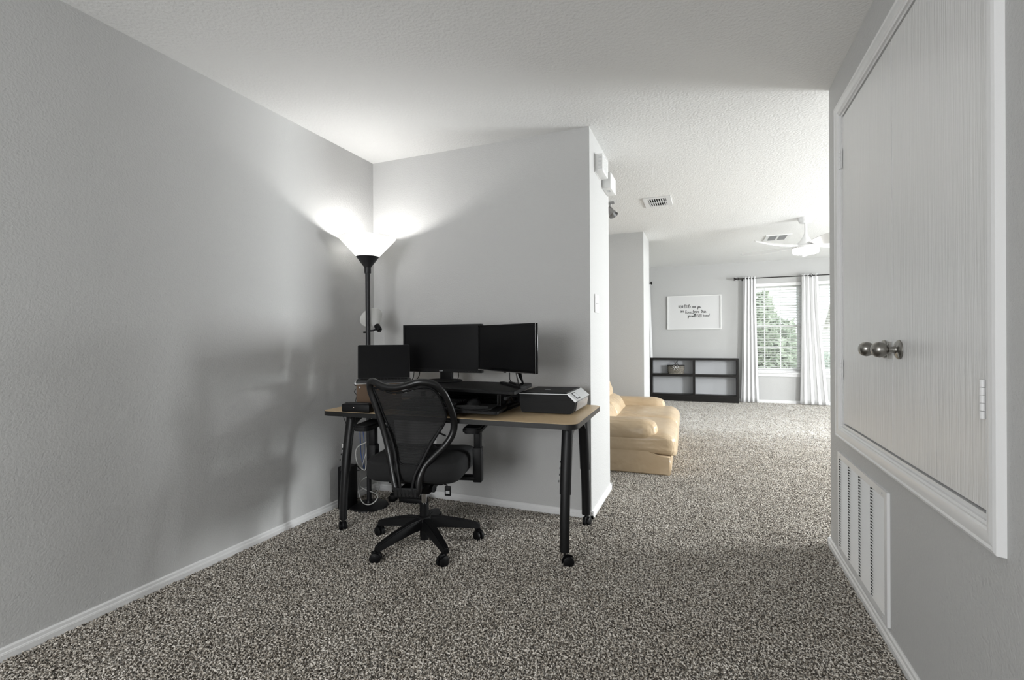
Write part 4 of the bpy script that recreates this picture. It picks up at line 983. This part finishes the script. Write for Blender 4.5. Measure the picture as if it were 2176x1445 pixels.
for sgn in (-1, 1): tube(b, smooth_path([(0, -0.070, 0.130), (sgn*0.03, -0.074, 0.145), (sgn*0.045, -0.074, 0.120), (sgn*0.015, -0.072, 0.105), (0, -0.070, 0.130)], 4), 0.004, 6); tube(b, [(0, -0.070, 0.12), (sgn*0.03, -0.072, 0.075)], 0.004, 6)
obj('ribbon_bow', b, 'paper', bs, True)

SGX0, SGX1, SGZ0, SGZ1 = -0.648, 0.267, 1.277, 1.889
sg = thing('framed_sign', 'white framed sign with black handwritten lettering on the far wall', 'sign', ((SGX0+SGX1)/2, YF, (SGZ0+SGZ1)/2))
hw, hz = (SGX1-SGX0)/2, (SGZ1-SGZ0)/2; f = 0.018
b = B()
for q in ((-hw, hw, hz-f, hz), (-hw, hw, -hz, -hz+f), (-hw, -hw+f, -hz+f, hz-f), (hw-f, hw, -hz+f, hz-f)): box(b, q[0], q[1], -0.028, 0, q[2], q[3])
obj('frame', b, 'white', sg)
one_box('board', 'paper', sg, -hw+f, hw-f, -0.012, 0, -hz+f, hz-f)
# single-stroke hand lettering: glyph = list of strokes on a unit x-height grid
G = {
 'D': (1.0, [[(0.1, 0), (0.1, 1.7), (0.6, 1.5), (0.85, 0.9), (0.6, 0.2), (0.1, 0)]]),
 'E': (0.8, [[(0.75, 1.6), (0.1, 1.6), (0.1, 0), (0.75, 0)], [(0.1, 0.85), (0.6, 0.85)]]),
 'A': (0.9, [[(0.05, 0), (0.45, 1.65), (0.85, 0)], [(0.2, 0.6), (0.7, 0.6)]]),
 'R': (0.9, [[(0.1, 0), (0.1, 1.65), (0.6, 1.5), (0.65, 1.05), (0.1, 0.85), (0.8, 0)]]),
 'V': (0.9, [[(0.05, 1.65), (0.45, 0), (0.85, 1.65)]]),
 'a': (0.85, [[(0.7, 0.9), (0.3, 1.0), (0.05, 0.5), (0.3, 0), (0.65, 0.3), (0.7, 0.95), (0.72, 0.1), (0.85, 0.05)]]),
 'd': (0.9, [[(0.65, 0.8), (0.3, 0.95), (0.05, 0.45), (0.3, 0), (0.65, 0.3), (0.95, 2.1), (0.75, 1.6), (0.7, 0.1), (0.9, 0.05)]]),
 'e': (0.75, [[(0.05, 0.5), (0.55, 0.65), (0.45, 1.0), (0.15, 0.8), (0.1, 0.3), (0.35, 0), (0.75, 0.2)]]),
 'h': (0.85, [[(0.1, 0), (0.15, 1.8)], [(0.1, 0.6), (0.4, 1.0), (0.65, 0.7), (0.65, 0)]]),
 'i': (0.4, [[(0.15, 1.0), (0.15, 0.1), (0.4, 0.1)], [(0.2, 1.35), (0.22, 1.45)]]),
 'k': (0.8, [[(0.1, 0), (0.12, 1.8)], [(0.6, 1.0), (0.15, 0.45), (0.7, 0)]]),
 'l': (0.6, [[(0.0, 0.2), (0.45, 1.7), (0.35, 2.1), (0.15, 1.6), (0.1, 0.2), (0.3, -0.1), (0.55, 0.2)]]),
 'm': (1.2, [[(0.1, 0), (0.1, 1.0)], [(0.1, 0.6), (0.35, 1.0), (0.5, 0.6), (0.5, 0)], [(0.5, 0.6), (0.8, 1.0), (1.0, 0.6), (1.0, 0)]]),
 'n': (0.85, [[(0.1, 0), (0.1, 1.0)], [(0.1, 0.6), (0.4, 1.0), (0.65, 0.7), (0.65, 0), (0.8, 0.05)]]),
 'o': (0.8, [[(0.4, 1.0), (0.08, 0.6), (0.3, 0), (0.65, 0.35), (0.5, 0.95), (0.4, 1.0)]]),
 'r': (0.65, [[(0.1, 0), (0.1, 1.0)], [(0.1, 0.6), (0.35, 0.95), (0.6, 0.9)]]),
 't': (0.6, [[(0.35, 1.9), (0.2, 0.3), (0.35, 0), (0.6, 0.15)], [(0.0, 1.2), (0.6, 1.35)]]),
 'u': (0.85, [[(0.08, 1.0), (0.1, 0.3), (0.35, 0), (0.65, 0.4), (0.68, 1.0), (0.7, 0.1), (0.85, 0.05)]]),
 'v': (0.8, [[(0.05, 0.95), (0.3, 0), (0.6, 0.9), (0.8, 0.85)]]),
 'w': (1.1, [[(0.05, 1.0), (0.3, 0), (0.52, 0.9), (0.75, 0), (1.0, 1.0)]]),
 'y': (0.85, [[(0.08, 1.0), (0.15, 0.4), (0.4, 0.2), (0.65, 0.6)], [(0.7, 1.0), (0.6, -0.3), (0.3, -0.9), (0.1, -0.6), (0.5, -0.1)]]),
 '!': (0.4, [[(0.2, 1.9), (0.15, 0.5)], [(0.13, 0.1), (0.15, 0.0)]]),
}
words = [('DEAR', 570, 710, 605, 40), ('little', 735, 915, 605, 44), ('one', 950, 1055, 603, 42), ('you', 1085, 1195, 603, 42),
         ('are', 620, 718, 722, 42), ('loved', 760, 990, 752, 46), ('more', 1005, 1145, 738, 46), ('than', 1190, 1330, 735, 46),
         ('you', 825, 930, 848, 44), ('will', 945, 1045, 848, 44), ('EVER', 1075, 1215, 850, 46), ('know!', 1245, 1425, 838, 44)]
for wd_, xa, xb, yl, xh in words:
    total = sum(G[c][0] for c in wd_); sxp = (xb-xa)/total; b = B(); cx = xa
    for c in wd_:
        adv, strokes = G[c]
        for st in strokes:
            P3 = []
            for px_, pyy in st:
                U_ = cx+px_*sxp; V_ = yl-pyy*xh
                P3.append((-hw+(U_-250)/1490*2*hw, -0.0125, hz-(V_-270+0.02*(U_-900))/915*2*hz))
            tube(b, smooth_path(P3, 3) if len(P3) > 2 else P3, 0.0034, 5, ry=0.0008, up=(0, 1, 0))
        cx += adv*sxp
    obj('lettering', b, 'ink', sg)['label'] = 'handwritten word ' + wd_.strip('!')

# ------------------------------------------------------------------ windows, blinds, curtains
def window(idx, x0, x1, z0, z1, axis='y', wall=YF, sgn=1):
    """double-hung window with grilles; depth runs outwards along +sgn"""
    r = sroot('window_%d' % idx)
    def bx(name, m, a0, a1, d0, d1, c0, c1, par):
        lo, hi = sorted((wall+sgn*d0, wall+sgn*d1))
        if axis == 'y': return one_box(name, m, par, a0, a1, lo, hi, c0, c1)
        return one_box(name, m, par, lo, hi, a0, a1, c0, c1)
    fr = bx('frame_jamb', 'trim', x0, x0+0.03, 0.05, 0.11, z0, z1, r); bx('frame_jamb', 'trim', x1-0.03, x1, 0.05, 0.11, z0, z1, r)
    bx('frame_head', 'trim', x0+0.03, x1-0.03, 0.05, 0.11, z1-0.03, z1, r); bx('frame_sill', 'trim', x0+0.03, x1-0.03, 0.05, 0.11, z0, z0+0.03, r)
    zm = z0+(z1-z0)*0.515
    for (a, c, d0, nm) in ((zm-0.02, z1-0.03, 0.085, 'upper_sash'), (z0+0.03, zm+0.02, 0.06, 'lower_sash')):
        d1 = d0+0.022
        s_ = bx(nm, 'trim', x0+0.03, x0+0.062, d0, d1, a, c, r); bx('stile', 'trim', x1-0.062, x1-0.03, d0, d1, a, c, s_)
        bx('rail', 'trim', x0+0.062, x1-0.062, d0, d1, c-0.036, c, s_); bx('rail', 'trim', x0+0.062, x1-0.062, d0, d1, a, a+0.036, s_)
        gx0, gx1, gz0, gz1 = x0+0.062, x1-0.062, a+0.036, c-0.036
        for k in (1, 2): bx('muntin', 'trim', gx0+(gx1-gx0)*k/3-0.008, gx0+(gx1-gx0)*k/3+0.008, d0+0.004, d1-0.004, gz0, gz1, s_)
        bx('muntin', 'trim', gx0, gx1, d0+0.005, d1-0.005, (gz0+gz1)/2-0.008, (gz0+gz1)/2+0.008, s_)
        for i in range(3):
            for j in range(2):
                bx('pane', 'glass', gx0+(gx1-gx0)*i/3, gx0+(gx1-gx0)*(i+1)/3, d0+0.010, d0+0.012, gz0+(gz1-gz0)*j/2, gz0+(gz1-gz0)*(j+1)/2, s_)
    # stool and apron
    bx('stool', 'trim', x0-0.045, x1+0.045, -0.04, 0.05, z0-0.018, z0, r)
    bx('apron', 'trim', x0-0.03, x1+0.03, -0.014, 0.0, z0-0.075, z0-0.018, r)
    return r
window(1, *W1); window(2, *W2); window(3, *W0)
window(4, *E1, axis='x', wall=XE); window(5, *E2, axis='x', wall=XE); window(6, *R1, axis='y', wall=YN, sgn=-1)  # the farther east window and the rear one are added to suit the fill
def blind(label, x0, x1, z0, z1):
    t = thing('window_blind', label, 'blind', ((x0+x1)/2, YF+0.028, z0), 0, 'white slat blinds on the far wall')
    h = (x1-x0)/2-0.006; Ht = z1-z0
    one_box('headrail', 'blind', t, -h, h, -0.022, 0.022, Ht-0.055, Ht-0.002)
    one_box('bottom_rail', 'blind', t, -h, h, -0.018, 0.018, 0.002, 0.018)
    n = 33; s = None
    for k in range(n):
        z = 0.045+(Ht-0.125)*k/(n-1); mt_ = Matrix.Translation((0, 0, z)) @ Matrix.Rotation(math.radians(-16), 4, 'X')
        if s is None:
            b = B(); prism(b, [(-0.019, 0), (0, 0.0028), (0.019, 0), (0.019, -0.0012), (0, 0.0016), (-0.019, -0.0012)], -h, h, 'x'); s = obj('slat', b, 'blind', t); s.matrix_local = mt_
        else: link_copy(s, 'slat', t, mt_)
    for x in (-h*0.62, h*0.62):
        b = B(); tube(b, [(x, -0.021, 0.01), (x, -0.021, Ht-0.05)], 0.0012, 5); obj('ladder_cord', b, 'blind', t)
blind('open white slat blind in the window beside the bookcase', *W1)
blind('open white slat blind in the window right of the second curtain', *W2)
def rod(label, x0, x1, z, finial_side):
    t = thing('curtain_rod', label, 'curtain rod', ((x0+x1)/2, YF-0.10, z)); h = (x1-x0)/2
    b = B(); tube(b, [(-h, 0, 0), (h, 0, 0)], 0.008, 10); obj('pole', b, 'bronze', t, True)
    for s in (-1, 1):
        b = B(); lathe(b, [(0, 0), (0.013, 0), (0.012, 0.012), (0.022, 0.022), (0.030, 0.036), (0.030, 0.042), (0, 0.044)], 18, align((s*h, 0, 0), (s*(h+1), 0, 0))); obj('finial', b, 'bronze', t, True)
        b = B(); tube(b, [(s*(h-0.10), 0, -0.004), (s*(h-0.10), 0.02, -0.012), (s*(h-0.10), 0.097, -0.012)], 0.006, 8); lathe(b, [(0, 0), (0.016, 0), (0.016, 0.004), (0, 0.004)], 14, align((s*(h-0.10), 0.100, -0.012), (s*(h-0.10), 0, -0.012))); obj('bracket', b, 'bronze', t, True)
        b = B(); lathe(b, [(0.0085, 0), (0.026, 0), (0.026, 0.012), (0.0085, 0.012)], 16, align((s*(h-0.03), 0, 0), (s*h, 0, 0)), close=True); obj('collar', b, 'bronze', t, True)
rod('dark bronze curtain rod across the two far windows', 0.505, 2.74, 2.140, 1)
rod('dark bronze curtain rod end showing at the hall corner', -2.15, -0.950, 2.138, 1)
def curtain(label, tx0, tx1, bx0, bx1, z0, z1, folds, y=YF-0.10, amp=0.015, ph=0.0, skew=1.0):
    b = B(); nx, nz = folds*12, 24; V = []
    for j in range(nz+1):
        t = j/nz; z = z1+(z0-z1)*t; row = []
        x0 = tx0+(bx0-tx0)*t**1.4; x1 = tx1+(bx1-tx1)*t**1.4
        for i in range(nx+1):
            s = i/nx; q = s+0.06*math.sin(2*PI*s+1.3*ph)*t
            a = amp*(0.75+0.5*t)*math.sin(2*PI*folds*(s**skew)+ph+0.5*math.sin(3*t+ph))
            row.append(b.verts.new((x0+(x1-x0)*s+0.010*math.cos(4*PI*folds*s), y+a, z)))
        V.append(row)
    for j in range(nz):
        for i in range(nx): b.faces.new((V[j][i], V[j+1][i], V[j+1][i+1], V[j][i+1]))
    t = thing('curtain', label, 'curtain', ((tx0+tx1)/2, y, z0))
    off = Matrix.Translation((-(tx0+tx1)/2, -y, -z0)); bmesh.ops.transform(b, matrix=off, verts=b.verts[:])
    o = obj('panel', b, 'curtain', t, True, 180); md = o.modifiers.new('thick', 'SOLIDIFY'); md.thickness = 0.0025
    return t, o
t, o = curtain('white curtain panel next to the bookcase', 0.612, 0.795, 0.560, 0.838, 0.012, 2.168, 4)
t, o = curtain('wide white curtain panel between the two far windows', 1.482, 1.712, 1.452, 1.855, 0.012, 2.172, 4, ph=0.8)
b = B(); lathe(b, [(0.017, -0.003), (0.026, -0.003), (0.026, 0.003), (0.017, 0.003)], 20, Matrix.Translation((0.02, -0.036, -0.032+2.160)) @ Matrix.Rotation(PI/2, 4, 'X'), close=True); obj('grommet', b, 'bronze', t, True)
curtain('narrow white curtain edge behind the bookcase at the hall corner', -1.10, -0.955, -1.12, -0.885, 0.012, 2.165, 3, y=YF-0.055, amp=0.018)

# ------------------------------------------------------------------ outside
GZ0 = -2.9
lw = one_box('lawn', 'lawn', None, -30, 40, YF+T+0.3, 60, GZ0-0.1, GZ0); struct(lw)
def tree(label, x, y, rad, zc, hz_, n, mname, seed, group):
    rnd = random.Random(seed); t = thing('tree', label, 'tree', (x, y, GZ0), 0, group)
    b = B(); tube(b, smooth_path([(0, 0, 0), (0.08, 0.05, (zc-GZ0)*0.4), (0, 0.1, zc-GZ0)], 4), [0.16-0.01*k for k in range(9)], 8); obj('trunk', b, 'bark', t, True)
    verts, faces = [], []
    for i in range(n):
        while True:
            p = Vector((rnd.uniform(-1, 1), rnd.uniform(-1, 1), rnd.uniform(-1, 1)))
            l = p.length
            if 0.55 < l <= 1.0*(0.82+0.18*math.sin(5*p.x+seed)*math.cos(6*p.z+seed)): break
        c = Vector((p.x*rad*(1-0.35*max(0, p.z)), p.y*rad*(1-0.35*max(0, p.z)), p.z*hz_+zc-GZ0))
        a = Vector((rnd.gauss(0, 1), rnd.gauss(0, 1), rnd.gauss(0, 1))).normalized(); q = a.orthogonal().normalized(); s = rnd.uniform(0.06, 0.13)
        k = len(verts); verts += [c-a*s, c+q*s*0.45, c+a*s, c-q*s*0.45]; faces.append((k, k+1, k+2, k+3))
    me = bpy.data.meshes.new('foliage'); me.from_pydata([tuple(v) for v in verts], [], faces); me.materials.append(M_[mname])
    o = bpy.data.objects.new('foliage', me); COL.objects.link(o); o.parent = t; o['kind'] = 'stuff'
    return t
tree('leafy green tree just outside the window beside the bookcase', 1.45, 14.2, 1.02, 0.45, 2.3, 8000, 'leaf', 3, 'trees outside')
tree('grey green tree further off behind the first', 3.4, 24.0, 3.2, -0.6, 2.0, 7000, 'leafdark', 5, 'trees outside')
tree('small shrub-like tree outside the right-hand window', 3.55, 15.5, 0.75, -0.35, 1.0, 3500, 'leaf', 9, 'trees outside')
def house(label, x0, x1, y0, y1, ze, zr):
    t = thing('house', label, 'house', ((x0+x1)/2, (y0+y1)/2, GZ0)); hx, hy = (x1-x0)/2, (y1-y0)/2
    b = B(); box(b, -hx, hx, -hy, hy, 0, ze-GZ0); prism(b, [(-hy, ze-GZ0), (hy, ze-GZ0), (0, zr-GZ0)], -hx, hx, 'x'); obj('walls', b, 'siding', t)
    for s in (-1, 1):
        b = B(); p = [(s*(hy+0.4), ze-GZ0-0.25), (0, zr-GZ0+0.05), (0, zr-GZ0+0.2), (s*(hy+0.4), ze-GZ0-0.10)]; prism(b, p, -hx-0.3, hx+0.3, 'x'); obj('roof', b, 'shingle', t)
    for k in range(3):
        xx = -hx*0.6+k*hx*0.6; f_ = one_box('window', 'trim', t, xx-0.5, xx+0.5, -hy-0.04, -hy, ze-GZ0-1.9, ze-GZ0-0.7); one_box('pane', 'darkgrey', f_, xx-0.42, xx+0.42, -hy-0.05, -hy-0.03, ze-GZ0-1.82, ze-GZ0-0.78)
    return t
house('pale neighbouring house with grey shingle roof outside the window', 3.6, 13.0, 27.0, 35.0, 0.35, 1.35)
house('second pale house farther right outside the window', 9.5, 18.0, 40.0, 48.0, 1.2, 4.2)
